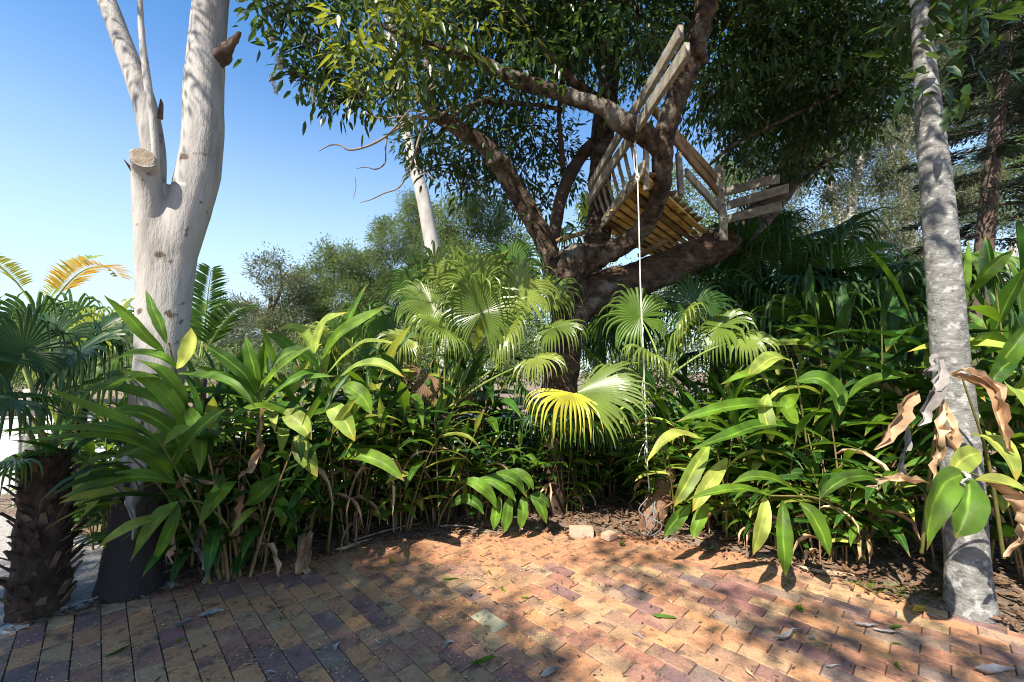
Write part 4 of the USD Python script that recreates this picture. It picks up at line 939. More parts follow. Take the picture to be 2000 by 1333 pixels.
# fan palms in the shade on the right
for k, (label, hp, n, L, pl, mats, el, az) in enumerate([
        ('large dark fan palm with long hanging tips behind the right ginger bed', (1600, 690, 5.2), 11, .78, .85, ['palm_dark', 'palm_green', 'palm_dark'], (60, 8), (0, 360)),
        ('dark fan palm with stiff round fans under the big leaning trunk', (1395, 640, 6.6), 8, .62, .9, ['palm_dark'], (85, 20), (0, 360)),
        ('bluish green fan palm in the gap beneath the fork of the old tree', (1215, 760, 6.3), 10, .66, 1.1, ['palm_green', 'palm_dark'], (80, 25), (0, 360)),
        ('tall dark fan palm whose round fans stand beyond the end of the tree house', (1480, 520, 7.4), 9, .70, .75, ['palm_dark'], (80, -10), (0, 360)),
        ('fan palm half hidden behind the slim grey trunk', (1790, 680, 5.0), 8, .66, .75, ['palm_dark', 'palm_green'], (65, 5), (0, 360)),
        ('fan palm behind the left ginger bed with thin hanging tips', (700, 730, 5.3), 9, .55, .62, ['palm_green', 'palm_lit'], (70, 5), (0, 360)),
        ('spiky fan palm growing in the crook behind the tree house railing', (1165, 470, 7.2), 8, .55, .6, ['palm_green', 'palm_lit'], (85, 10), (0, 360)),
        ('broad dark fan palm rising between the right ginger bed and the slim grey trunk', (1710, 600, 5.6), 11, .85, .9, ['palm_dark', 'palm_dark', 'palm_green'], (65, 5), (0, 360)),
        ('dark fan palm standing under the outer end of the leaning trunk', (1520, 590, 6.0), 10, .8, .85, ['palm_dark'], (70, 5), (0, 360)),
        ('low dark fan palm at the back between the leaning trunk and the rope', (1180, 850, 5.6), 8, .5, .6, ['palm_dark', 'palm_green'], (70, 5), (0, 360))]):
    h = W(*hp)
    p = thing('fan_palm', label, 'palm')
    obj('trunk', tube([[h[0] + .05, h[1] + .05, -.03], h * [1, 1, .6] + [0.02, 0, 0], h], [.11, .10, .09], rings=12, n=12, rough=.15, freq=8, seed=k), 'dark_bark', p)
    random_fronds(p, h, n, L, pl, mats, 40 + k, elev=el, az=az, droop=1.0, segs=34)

# ------------------------------------------------------------------ ginger
def ginger_leaf(p, d, L, w, nrm, m, parent, seed, droop=.9, fold=.16, wave=.0, cols=3, K=9, label=None):
    pts, d = [np.asarray(p, float)], unit(d)
    for k in range(K - 1):
        d = unit(d + np.array([0, 0, -1.0]) * droop / (K - 1) * (.5 + 1.0 * k / K))
        pts.append(pts[-1] + d * L / (K - 1))
    me, uv = blade(pts, w, nrm, fold=fold, wave=wave, seed=seed, cols=cols,
                   prof=[(0, .10), (.08, .42), (.22, .82), (.42, 1.0), (.62, .93), (.80, .62), (.93, .22), (1, .01)], crumple=.06 if m in ('leaf_dry', 'leaf_grey') else .010, twist=float(rng(seed).normal(0, .45)))
    return obj('leaf', me, m, parent, uv=uv, label=label)


def cane(plant, base, lean, H, nl, L, w, seed, pale=.12, dry=.07, mid=.45, low=.16):
    r = rng(seed)
    lean = np.asarray(lean, float)
    up = np.array([0, 0, 1.0])
    pts = [np.asarray(base, float)]; d = unit(up + lean * .35)
    for k in range(7):
        d = unit(d + lean * .10 + r.normal(0, .02, 3)); pts.append(pts[-1] + d * H / 7)
    pts = np.array(pts)
    st_ = obj('cane', tube(pts, np.linspace(.011, .005, 8), rings=16, n=6), 'cane_stem' if r.random() > .25 else 'cane_dry', plant)
    fine = catmull(pts, 60); T_ = np.gradient(fine, axis=0)
    a0 = r.uniform(0, 6.28)
    flat = np.array([math.cos(a0), math.sin(a0), 0])
    hd = np.array([lean[0], lean[1], 0]); hn = np.linalg.norm(hd)
    if hn > .15:                                                     # the two ranks open to the sides of the lean
        flat = unit(np.array([-hd[1], hd[0], 0]) / hn + .35 * r.normal(0, 1, 3) * [1, 1, 0])
    for k in range(nl):
        t = low + (1 - low) * (k + .5 * r.random()) / nl
        i0 = min(int(t * 59), 59)
        tt = unit(T_[i0]); sg = 1 if k % 2 else -1
        out = unit(flat * sg + lean * .4 + r.normal(0, .22, 3) * [1, 1, .3])
        top = k >= nl - 1
        d = unit(tt * (1.5 if top else r.uniform(.35, .9)) + out * (.35 if top else 1.0))
        u = r.random()
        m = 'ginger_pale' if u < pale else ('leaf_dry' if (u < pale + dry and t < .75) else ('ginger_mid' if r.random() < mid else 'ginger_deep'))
        isd = m == 'leaf_dry'
        ll = L * r.uniform(.75, 1.12) * (.72 if t < low + .15 else 1) * (.8 if top else 1)
        ginger_leaf(fine[i0], d, ll, (w * (.45 if isd else r.uniform(.8, 1.1))), up + .35 * tt + r.normal(0, .18, 3), m, st_, seed * 31 + k,
                    droop=(3.2 if isd else (.5 if top else r.uniform(.6, 1.7))), fold=(.8 if isd else r.uniform(.08, .3)), wave=(.12 if isd else .012), label='dry hanging leaf' if isd else None)
    return st_


def ginger(name, label, seed, nc, H, L, w, spread=.16, lean=.5, loc=(0, 0, 0), group=None, **kw):
    p = thing(name, label, 'plant', loc, group=group)
    r = rng(seed)
    for k in range(nc):
        a_ = 6.283 * k / nc + r.normal(0, .4)
        d = np.array([math.cos(a_), math.sin(a_), 0])
        cane(p, d * spread * r.uniform(.4, 1), d * lean * r.uniform(.4, 1.2), H * r.uniform(.75, 1.1), int(r.integers(10, 15)), L, w, seed * 17 + k, **kw)
    for k in range(5):                                                # bare old canes
        a_ = r.uniform(0, 6.283); d = np.array([math.cos(a_), math.sin(a_), 0])
        h = H * r.uniform(.35, .75); b_ = d * spread * r.uniform(.2, 1.2)
        obj('dry_cane', tube([b_, b_ + d * .06 + [0, 0, h * .5], b_ + d * r.uniform(.1, .3) + [0, 0, h]], [.008, .006, .004], rings=8, n=5), 'cane_dry', p)
    return p


LB, RB, FB = 'ginger in the bed left of the leaning trunk', 'ginger in the bed right of the rope', 'tall ginger behind the slim grey trunk'
LLAB = ('ginger clump', 'behind the left paving')
RLAB = ('ginger clump', 'right of the rope')
FLAB = ('tall ginger', 'beyond the slim grey trunk')
CLAB = ('shaded ginger', 'at the back')
left_spots = [(-2.05, 3.22, 1.45), (-2.72, 3.42, 1.15), (-2.05, 3.45, 1.2), (-1.80, 3.68, 1.3), (-1.45, 3.90, 1.3), (-1.05, 4.12, 1.25), (-.70, 4.28, 1.1), (-.38, 4.38, .9), (-2.2, 3.95, 1.5), (-1.75, 4.25, 1.6), (-1.3, 4.5, 1.7), (-.85, 4.65, 1.6), (-.45, 4.8, 1.3),
              (-2.6, 3.9, 1.45), (-1.5, 4.85, 1.8), (-1.0, 5.0, 1.75), (-2.05, 4.65, 1.7), (-2.55, 3.45, 1.15), (-.1, 4.75, 1.0), (-2.5, 4.5, 1.6), (-.65, 5.1, 1.6)]
right_spots = [(1.62, 4.25, 1.05), (1.95, 4.05, 1.15), (2.3, 3.75, 1.15), (2.62, 3.45, 1.1), (1.75, 4.65, 1.3), (2.15, 4.45, 1.35), (2.55, 4.1, 1.35), (2.95, 3.8, 1.4), (2.05, 4.95, 1.4), (2.5, 4.75, 1.5), (2.95, 4.4, 1.5), (1.55, 4.95, 1.1), (2.05, 3.72, .8), (2.42, 3.42, .8)]
far_spots = [(3.45, 3.3, 1.9), (3.75, 3.0, 1.9), (3.4, 3.75, 2.0), (3.95, 3.5, 2.1), (4.0, 2.75, 1.7), (3.35, 4.3, 2.0)]
centre_spots = [(.22, 4.55, .85), (.55, 4.62, .8), (-3.6, 4.7, 1.3), (.72, 4.75, .75), (1.0, 5.1, .95), (.45, 5.0, .8), (-3.45, 3.75, 1.1), (-3.15, 4.3, 1.3), (-3.9, 4.0, 1.2), (-4.4, 4.4, 1.3), (.35, 5.4, 1.1), (.9, 5.7, 1.2), (1.2, 5.2, .9), (3.2, 5.2, 1.6), (3.8, 4.8, 1.8), (2.7, 5.6, 1.5), (-3.3, 5.0, 1.2), (-3.9, 4.4, 1.2)]
rp_ = rng(77)
KINDS_ = [(dict(nc=6, H=1.45, L=.60, w=.092, lean=.55), 0), (dict(nc=7, H=1.5, L=.62, w=.10, lean=.7), 0), (dict(nc=6, H=1.4, L=.56, w=.086, lean=.8, dry=.14), 0), (dict(nc=6, H=1.5, L=.60, w=.105, lean=.6, pale=.18), 0)]


ORD = ['first', 'second', 'third', 'fourth', 'fifth', 'sixth', 'seventh', 'eighth', 'ninth', 'tenth', 'eleventh']


def plant_bed(spots, group, label, kinds, base, seed, ref_h):
    made = []
    off = [float(shapely.distance(PAVE, Point(x, y))) for x, y, h in spots]
    cut_ = np.quantile(off, [.38, .7])
    rows = [int(np.searchsorted(cut_, o_)) for o_ in off]
    names = {}
    for rw in range(3):
        idx = sorted([k for k in range(len(spots)) if rows[k] == rw], key=lambda k: spots[k][0] / spots[k][1])
        for n_, k in enumerate(idx):
            names[k] = f"{ORD[n_]} {label[0]} from the left in the {('front', 'middle', 'back')[rw]} row {label[1]}"
    for k, (x, y, h) in enumerate(spots):
        label_ = names[k]
        kk = kinds[k % len(kinds)]
        z = float(gheight(x, y)) - .01
        if len(made) < len(kinds):
            made.append(ginger('ginger_plant', label_, base + k, loc=(x, y, z), group=group, **kk))
            UsdGeom.Xformable(made[-1]).GetOrderedXformOps()[2].Set(Gf.Vec3f(float(h / ref_h)))
        else:
            dup(made[k % len(kinds)], 'ginger_plant', label_, 'plant', (x, y, z), rp_.uniform(0, 360), h / ref_h, group)


plant_bed(left_spots, LB, LLAB, [k[0] for k in KINDS_], 1000, 1, 1.45)
plant_bed(right_spots, RB, RLAB, [dict(nc=7, H=1.3, L=.58, w=.098, lean=.75, pale=.12), dict(nc=6, H=1.35, L=.54, w=.095, lean=.6, pale=.16, dry=.12), dict(nc=7, H=1.25, L=.58, w=.09, lean=.9, mid=.6)], 2000, 2, 1.3)
plant_bed(far_spots, FB, FLAB, [dict(nc=5, H=1.9, L=.72, w=.13, lean=.28, mid=.3, pale=.1), dict(nc=4, H=2.0, L=.70, w=.14, lean=.3, mid=.4)], 3000, 3, 1.9)
plant_bed(centre_spots, 'ginger in the shade at the back', CLAB, [dict(nc=5, H=1.3, L=.5, w=.11, lean=.5, mid=.25, pale=.03)], 4000, 4, 1.3)

#@@PART
# ------------------------------------------------------------------ ginger plants whose leaves stand out one by one
def hero_leaf(parent, pts, wpx, m, nrm=(0, -1, .55), fold=.18, wave=.015, seed=0, label=None, dry=False):
    P_ = catmull(WP(pts), 14)
    y = np.mean([p[2] for p in pts])
    prof = [(0, .08), (.10, .5), (.25, .85), (.45, 1.0), (.64, .92), (.80, .64), (.92, .28), (1, .01)]
    if dry:
        prof = [(0, .2), (.15, .55), (.35, .8), (.5, .9), (.7, .75), (.85, .55), (.95, .3), (1, .05)]
    me, uv = blade(P_, wpx * (.58 if dry else .82) * y / FPX, nrm, fold=.9 if dry else fold, wave=.10 if dry else wave, seed=seed, cols=5, prof=prof, crumple=.10 if dry else .014, twist=float(rng(seed + 7).normal(0, .9 if dry else .3)))
    return obj('leaf', me, m, parent, uv=uv, label=label)


def hero_plant(label, canes, lv, seed, group=None):
    p = thing('ginger_plant', label, 'plant', group=group)
    cs = [obj('cane', tube(WP(c), np.linspace(.012, .005, len(c)), rings=8 * len(c), n=7), 'cane_stem', p) for c in canes]
    for k, l in enumerate(lv):
        pts, w, m = l[:3]
        kw = l[3] if len(l) > 3 else {}
        dry = m in ('leaf_dry', 'leaf_grey')
        hero_leaf(cs[0] if len(cs) == 1 else cs[kw.pop('c', 0) if 'c' in kw else 0], pts, w, m, seed=seed + k, dry=dry, label='dry drooping leaf' if dry else None, **kw)
    return p


D_, M_, Y_, B_, Gy = 'ginger_mid', 'ginger_lit', 'ginger_pale', 'leaf_dry', 'leaf_grey'
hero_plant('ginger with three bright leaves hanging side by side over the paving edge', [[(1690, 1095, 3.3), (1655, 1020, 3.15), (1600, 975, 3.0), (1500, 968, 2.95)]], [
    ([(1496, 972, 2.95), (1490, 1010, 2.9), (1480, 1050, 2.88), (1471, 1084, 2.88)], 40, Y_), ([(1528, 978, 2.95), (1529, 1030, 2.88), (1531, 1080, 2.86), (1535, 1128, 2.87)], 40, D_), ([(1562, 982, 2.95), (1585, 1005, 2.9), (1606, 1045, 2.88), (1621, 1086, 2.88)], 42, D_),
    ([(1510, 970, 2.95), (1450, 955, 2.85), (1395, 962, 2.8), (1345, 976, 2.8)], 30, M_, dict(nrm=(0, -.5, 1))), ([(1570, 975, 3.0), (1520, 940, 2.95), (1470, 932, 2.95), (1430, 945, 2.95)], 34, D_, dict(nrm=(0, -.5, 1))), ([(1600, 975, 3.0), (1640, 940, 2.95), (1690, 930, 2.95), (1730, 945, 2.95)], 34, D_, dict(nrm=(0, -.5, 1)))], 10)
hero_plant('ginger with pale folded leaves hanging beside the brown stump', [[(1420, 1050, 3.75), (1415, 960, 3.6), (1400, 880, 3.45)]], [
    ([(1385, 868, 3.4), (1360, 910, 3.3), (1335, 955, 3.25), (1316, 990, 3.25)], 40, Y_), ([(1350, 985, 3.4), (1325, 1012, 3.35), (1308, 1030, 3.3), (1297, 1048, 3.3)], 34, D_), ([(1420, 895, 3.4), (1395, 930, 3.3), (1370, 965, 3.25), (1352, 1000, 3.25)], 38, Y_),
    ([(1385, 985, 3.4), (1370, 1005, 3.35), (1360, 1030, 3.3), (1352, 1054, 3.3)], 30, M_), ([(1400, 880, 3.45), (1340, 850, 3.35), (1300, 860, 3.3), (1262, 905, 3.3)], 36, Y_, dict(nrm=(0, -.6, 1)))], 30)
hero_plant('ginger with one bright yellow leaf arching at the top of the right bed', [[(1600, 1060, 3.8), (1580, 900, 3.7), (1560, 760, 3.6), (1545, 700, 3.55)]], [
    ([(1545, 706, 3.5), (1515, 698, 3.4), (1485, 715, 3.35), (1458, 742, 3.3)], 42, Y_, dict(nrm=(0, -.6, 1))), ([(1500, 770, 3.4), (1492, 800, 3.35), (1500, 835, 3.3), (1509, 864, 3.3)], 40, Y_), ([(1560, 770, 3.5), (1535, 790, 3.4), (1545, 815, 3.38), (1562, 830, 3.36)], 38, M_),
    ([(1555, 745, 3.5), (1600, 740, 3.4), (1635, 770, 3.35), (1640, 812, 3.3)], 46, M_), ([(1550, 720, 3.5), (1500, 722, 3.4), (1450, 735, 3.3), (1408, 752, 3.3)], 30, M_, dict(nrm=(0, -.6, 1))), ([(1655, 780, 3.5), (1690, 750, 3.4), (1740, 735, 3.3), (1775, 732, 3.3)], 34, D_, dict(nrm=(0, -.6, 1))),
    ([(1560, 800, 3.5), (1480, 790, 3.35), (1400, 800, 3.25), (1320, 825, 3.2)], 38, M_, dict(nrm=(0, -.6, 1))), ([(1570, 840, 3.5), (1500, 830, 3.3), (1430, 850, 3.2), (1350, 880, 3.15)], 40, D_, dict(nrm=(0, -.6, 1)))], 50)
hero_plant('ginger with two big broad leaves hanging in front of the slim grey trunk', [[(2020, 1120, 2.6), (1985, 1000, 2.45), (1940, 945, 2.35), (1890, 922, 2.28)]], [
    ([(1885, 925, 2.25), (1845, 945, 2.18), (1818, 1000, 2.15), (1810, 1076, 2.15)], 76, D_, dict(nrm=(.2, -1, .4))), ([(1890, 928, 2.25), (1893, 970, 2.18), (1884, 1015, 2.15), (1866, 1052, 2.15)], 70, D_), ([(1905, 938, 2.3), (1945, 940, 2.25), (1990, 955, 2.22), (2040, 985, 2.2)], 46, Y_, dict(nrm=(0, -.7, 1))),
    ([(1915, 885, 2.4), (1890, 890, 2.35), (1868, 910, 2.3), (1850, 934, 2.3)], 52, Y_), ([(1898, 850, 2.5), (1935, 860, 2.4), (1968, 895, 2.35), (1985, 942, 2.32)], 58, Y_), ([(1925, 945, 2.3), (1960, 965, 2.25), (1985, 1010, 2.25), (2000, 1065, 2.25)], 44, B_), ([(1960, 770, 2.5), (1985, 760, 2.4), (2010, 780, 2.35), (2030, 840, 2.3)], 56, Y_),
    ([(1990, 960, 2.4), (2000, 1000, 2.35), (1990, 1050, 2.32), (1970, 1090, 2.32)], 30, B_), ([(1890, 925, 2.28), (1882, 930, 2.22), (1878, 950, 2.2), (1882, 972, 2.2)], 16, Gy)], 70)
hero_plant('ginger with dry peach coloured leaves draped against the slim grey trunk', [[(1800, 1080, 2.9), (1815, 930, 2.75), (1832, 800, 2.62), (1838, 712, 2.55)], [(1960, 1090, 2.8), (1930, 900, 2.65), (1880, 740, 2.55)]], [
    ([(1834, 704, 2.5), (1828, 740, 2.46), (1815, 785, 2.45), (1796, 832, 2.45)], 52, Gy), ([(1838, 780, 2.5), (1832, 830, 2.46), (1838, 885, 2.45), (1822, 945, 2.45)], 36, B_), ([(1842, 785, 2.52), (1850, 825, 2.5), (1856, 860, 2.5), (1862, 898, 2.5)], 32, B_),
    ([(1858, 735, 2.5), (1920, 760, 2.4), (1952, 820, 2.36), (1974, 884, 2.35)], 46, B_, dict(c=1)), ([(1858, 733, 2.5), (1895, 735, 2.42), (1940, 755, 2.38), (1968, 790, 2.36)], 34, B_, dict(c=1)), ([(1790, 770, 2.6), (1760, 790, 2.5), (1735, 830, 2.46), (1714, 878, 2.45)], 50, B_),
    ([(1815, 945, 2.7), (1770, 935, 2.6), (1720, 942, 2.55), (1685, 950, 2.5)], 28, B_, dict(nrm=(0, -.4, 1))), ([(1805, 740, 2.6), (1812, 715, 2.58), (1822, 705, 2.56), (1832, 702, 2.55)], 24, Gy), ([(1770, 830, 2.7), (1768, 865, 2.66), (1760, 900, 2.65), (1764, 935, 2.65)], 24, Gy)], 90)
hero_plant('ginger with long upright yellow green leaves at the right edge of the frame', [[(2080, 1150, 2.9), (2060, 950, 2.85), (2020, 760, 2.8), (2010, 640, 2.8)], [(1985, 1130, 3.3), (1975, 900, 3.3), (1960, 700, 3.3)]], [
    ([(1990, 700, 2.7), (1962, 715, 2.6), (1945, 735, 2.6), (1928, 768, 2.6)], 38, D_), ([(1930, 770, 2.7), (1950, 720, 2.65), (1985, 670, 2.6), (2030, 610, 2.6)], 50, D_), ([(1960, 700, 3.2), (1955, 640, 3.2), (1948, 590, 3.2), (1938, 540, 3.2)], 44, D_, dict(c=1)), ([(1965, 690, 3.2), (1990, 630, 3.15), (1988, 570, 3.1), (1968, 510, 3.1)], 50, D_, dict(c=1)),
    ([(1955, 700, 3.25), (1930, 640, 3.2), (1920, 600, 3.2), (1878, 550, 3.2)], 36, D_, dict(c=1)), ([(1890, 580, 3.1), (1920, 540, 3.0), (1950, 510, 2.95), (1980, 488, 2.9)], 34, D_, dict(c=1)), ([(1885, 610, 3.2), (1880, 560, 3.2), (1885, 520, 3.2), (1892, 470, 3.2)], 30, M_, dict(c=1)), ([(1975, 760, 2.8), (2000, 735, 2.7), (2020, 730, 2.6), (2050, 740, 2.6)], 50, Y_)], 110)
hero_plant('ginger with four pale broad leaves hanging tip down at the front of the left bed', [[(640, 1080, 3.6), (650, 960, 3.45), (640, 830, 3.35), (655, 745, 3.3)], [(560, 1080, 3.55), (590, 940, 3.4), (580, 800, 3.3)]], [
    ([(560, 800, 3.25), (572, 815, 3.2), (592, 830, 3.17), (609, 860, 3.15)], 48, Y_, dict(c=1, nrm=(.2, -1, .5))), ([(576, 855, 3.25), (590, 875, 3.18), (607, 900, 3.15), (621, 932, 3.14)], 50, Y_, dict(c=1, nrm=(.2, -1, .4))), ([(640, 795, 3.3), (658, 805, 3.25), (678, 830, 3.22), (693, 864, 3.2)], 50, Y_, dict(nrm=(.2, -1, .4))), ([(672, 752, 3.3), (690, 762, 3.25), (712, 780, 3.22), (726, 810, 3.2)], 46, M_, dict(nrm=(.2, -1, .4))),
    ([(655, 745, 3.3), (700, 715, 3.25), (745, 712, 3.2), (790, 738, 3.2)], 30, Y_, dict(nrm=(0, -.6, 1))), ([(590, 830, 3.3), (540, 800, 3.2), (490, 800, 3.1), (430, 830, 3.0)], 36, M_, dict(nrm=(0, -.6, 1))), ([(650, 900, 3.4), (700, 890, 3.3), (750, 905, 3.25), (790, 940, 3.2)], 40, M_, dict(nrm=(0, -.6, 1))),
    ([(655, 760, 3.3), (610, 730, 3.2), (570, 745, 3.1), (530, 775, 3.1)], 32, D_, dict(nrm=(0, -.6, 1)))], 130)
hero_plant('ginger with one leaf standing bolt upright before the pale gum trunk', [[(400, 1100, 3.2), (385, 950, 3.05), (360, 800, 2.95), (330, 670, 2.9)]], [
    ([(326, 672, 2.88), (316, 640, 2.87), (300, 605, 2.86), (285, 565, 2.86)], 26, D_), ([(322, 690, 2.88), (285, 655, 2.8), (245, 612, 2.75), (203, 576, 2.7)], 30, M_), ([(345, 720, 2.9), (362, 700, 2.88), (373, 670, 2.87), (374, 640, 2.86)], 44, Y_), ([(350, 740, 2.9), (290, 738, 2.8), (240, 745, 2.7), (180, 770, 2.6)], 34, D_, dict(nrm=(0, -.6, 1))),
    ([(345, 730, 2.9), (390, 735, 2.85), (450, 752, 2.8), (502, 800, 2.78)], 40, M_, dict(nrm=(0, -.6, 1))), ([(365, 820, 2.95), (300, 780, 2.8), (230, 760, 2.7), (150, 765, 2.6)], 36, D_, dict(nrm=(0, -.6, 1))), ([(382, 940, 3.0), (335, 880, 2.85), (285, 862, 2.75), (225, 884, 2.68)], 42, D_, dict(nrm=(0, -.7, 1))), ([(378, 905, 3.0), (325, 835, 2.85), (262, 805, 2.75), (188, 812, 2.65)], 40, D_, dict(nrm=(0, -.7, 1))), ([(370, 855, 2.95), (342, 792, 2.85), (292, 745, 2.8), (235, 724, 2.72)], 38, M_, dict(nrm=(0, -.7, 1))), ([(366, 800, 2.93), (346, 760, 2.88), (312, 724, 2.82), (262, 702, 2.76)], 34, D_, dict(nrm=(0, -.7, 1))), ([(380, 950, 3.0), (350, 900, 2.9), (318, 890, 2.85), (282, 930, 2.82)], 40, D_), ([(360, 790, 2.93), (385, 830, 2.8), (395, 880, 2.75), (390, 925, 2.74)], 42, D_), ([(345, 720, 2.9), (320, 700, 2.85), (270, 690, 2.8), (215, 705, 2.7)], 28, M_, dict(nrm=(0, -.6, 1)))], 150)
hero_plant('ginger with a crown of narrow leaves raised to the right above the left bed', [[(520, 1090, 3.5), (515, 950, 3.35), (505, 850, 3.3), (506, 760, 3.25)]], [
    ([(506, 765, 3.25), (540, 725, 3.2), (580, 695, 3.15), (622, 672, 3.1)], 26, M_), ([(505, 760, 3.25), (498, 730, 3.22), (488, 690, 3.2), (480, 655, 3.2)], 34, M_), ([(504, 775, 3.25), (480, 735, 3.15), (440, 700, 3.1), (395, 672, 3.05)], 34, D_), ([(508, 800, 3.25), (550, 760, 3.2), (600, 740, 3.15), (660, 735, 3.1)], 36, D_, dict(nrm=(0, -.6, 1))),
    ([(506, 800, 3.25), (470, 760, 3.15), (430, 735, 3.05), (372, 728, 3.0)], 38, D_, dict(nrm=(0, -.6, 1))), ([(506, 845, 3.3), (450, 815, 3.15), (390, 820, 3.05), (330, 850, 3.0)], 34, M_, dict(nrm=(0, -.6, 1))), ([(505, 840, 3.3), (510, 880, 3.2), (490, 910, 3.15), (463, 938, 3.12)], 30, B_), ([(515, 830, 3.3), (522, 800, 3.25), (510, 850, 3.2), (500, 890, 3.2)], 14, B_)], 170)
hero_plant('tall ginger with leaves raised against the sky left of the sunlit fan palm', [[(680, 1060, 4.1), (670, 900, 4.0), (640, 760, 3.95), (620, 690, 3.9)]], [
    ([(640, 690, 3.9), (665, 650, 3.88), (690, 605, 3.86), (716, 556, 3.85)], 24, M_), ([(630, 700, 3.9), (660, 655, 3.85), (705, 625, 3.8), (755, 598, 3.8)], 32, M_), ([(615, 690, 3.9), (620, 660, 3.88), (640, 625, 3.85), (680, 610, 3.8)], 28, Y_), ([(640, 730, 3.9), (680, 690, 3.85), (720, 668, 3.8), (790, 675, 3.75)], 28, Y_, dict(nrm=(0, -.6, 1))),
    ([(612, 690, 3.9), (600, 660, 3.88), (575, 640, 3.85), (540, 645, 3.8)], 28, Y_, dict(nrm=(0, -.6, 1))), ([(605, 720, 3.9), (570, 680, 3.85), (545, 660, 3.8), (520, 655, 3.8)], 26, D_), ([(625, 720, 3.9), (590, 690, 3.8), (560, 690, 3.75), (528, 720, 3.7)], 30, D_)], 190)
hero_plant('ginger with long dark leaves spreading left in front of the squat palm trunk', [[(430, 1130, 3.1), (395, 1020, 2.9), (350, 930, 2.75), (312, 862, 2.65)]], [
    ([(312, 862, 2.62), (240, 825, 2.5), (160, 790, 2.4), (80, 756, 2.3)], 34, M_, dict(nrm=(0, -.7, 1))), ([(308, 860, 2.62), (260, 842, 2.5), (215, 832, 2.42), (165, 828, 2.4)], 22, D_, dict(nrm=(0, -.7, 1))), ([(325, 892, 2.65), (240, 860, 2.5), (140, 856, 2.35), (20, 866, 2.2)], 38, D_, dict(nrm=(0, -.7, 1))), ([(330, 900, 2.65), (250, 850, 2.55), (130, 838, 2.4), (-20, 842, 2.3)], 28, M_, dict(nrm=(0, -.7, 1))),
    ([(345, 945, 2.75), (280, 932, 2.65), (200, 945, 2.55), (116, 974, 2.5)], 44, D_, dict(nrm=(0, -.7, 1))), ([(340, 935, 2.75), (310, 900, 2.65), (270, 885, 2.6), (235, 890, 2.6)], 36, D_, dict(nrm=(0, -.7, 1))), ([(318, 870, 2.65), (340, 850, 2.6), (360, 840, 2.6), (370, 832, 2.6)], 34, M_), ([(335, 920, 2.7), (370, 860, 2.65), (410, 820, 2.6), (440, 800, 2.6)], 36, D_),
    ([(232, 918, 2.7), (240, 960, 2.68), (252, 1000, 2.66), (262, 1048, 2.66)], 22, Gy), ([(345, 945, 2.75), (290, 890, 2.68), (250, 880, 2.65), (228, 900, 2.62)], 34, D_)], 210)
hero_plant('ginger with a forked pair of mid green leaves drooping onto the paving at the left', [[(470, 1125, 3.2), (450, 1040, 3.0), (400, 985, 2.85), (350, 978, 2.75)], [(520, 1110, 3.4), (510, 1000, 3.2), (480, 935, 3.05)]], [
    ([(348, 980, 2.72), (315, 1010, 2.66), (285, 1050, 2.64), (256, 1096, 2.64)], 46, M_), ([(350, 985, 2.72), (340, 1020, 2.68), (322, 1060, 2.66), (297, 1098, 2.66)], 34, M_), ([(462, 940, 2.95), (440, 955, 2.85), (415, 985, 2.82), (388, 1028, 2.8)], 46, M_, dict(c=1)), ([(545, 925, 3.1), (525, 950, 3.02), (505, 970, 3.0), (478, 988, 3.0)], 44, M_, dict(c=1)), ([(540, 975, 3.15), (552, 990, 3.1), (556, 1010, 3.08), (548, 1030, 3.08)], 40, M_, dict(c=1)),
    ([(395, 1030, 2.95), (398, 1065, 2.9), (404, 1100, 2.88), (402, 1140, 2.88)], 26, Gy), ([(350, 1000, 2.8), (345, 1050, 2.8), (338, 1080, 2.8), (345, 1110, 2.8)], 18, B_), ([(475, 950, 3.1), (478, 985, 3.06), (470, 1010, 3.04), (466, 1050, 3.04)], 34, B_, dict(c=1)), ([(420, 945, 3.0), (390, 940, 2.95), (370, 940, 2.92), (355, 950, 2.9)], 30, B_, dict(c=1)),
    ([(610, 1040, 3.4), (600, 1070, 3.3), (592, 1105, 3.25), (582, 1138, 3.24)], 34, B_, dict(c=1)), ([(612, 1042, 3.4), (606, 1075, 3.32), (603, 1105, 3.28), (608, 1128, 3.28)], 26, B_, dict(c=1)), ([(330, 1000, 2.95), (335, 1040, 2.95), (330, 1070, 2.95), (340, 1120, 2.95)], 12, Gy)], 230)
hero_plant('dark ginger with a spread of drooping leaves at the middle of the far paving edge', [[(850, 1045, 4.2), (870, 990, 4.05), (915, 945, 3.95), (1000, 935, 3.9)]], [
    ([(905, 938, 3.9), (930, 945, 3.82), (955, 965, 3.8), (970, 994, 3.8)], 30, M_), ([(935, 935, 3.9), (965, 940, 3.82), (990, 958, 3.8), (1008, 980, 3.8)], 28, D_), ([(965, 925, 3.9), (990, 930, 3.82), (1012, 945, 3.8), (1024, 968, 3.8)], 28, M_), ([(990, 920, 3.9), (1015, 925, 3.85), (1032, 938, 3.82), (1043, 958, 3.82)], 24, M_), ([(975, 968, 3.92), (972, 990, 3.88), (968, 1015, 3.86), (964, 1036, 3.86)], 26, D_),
    ([(995, 970, 3.92), (992, 995, 3.88), (988, 1020, 3.86), (983, 1042, 3.86)], 28, D_), ([(1020, 970, 3.92), (1022, 990, 3.88), (1020, 1015, 3.86), (1016, 1034, 3.86)], 26, D_), ([(1035, 968, 3.92), (1050, 982, 3.88), (1060, 1000, 3.86), (1067, 1023, 3.86)], 26, D_), ([(1030, 972, 3.92), (1050, 970, 3.9), (1065, 980, 3.88), (1072, 992, 3.88)], 20, D_), ([(880, 990, 4.0), (905, 975, 3.95), (930, 985, 3.9), (945, 1005, 3.9)], 26, D_)], 250)

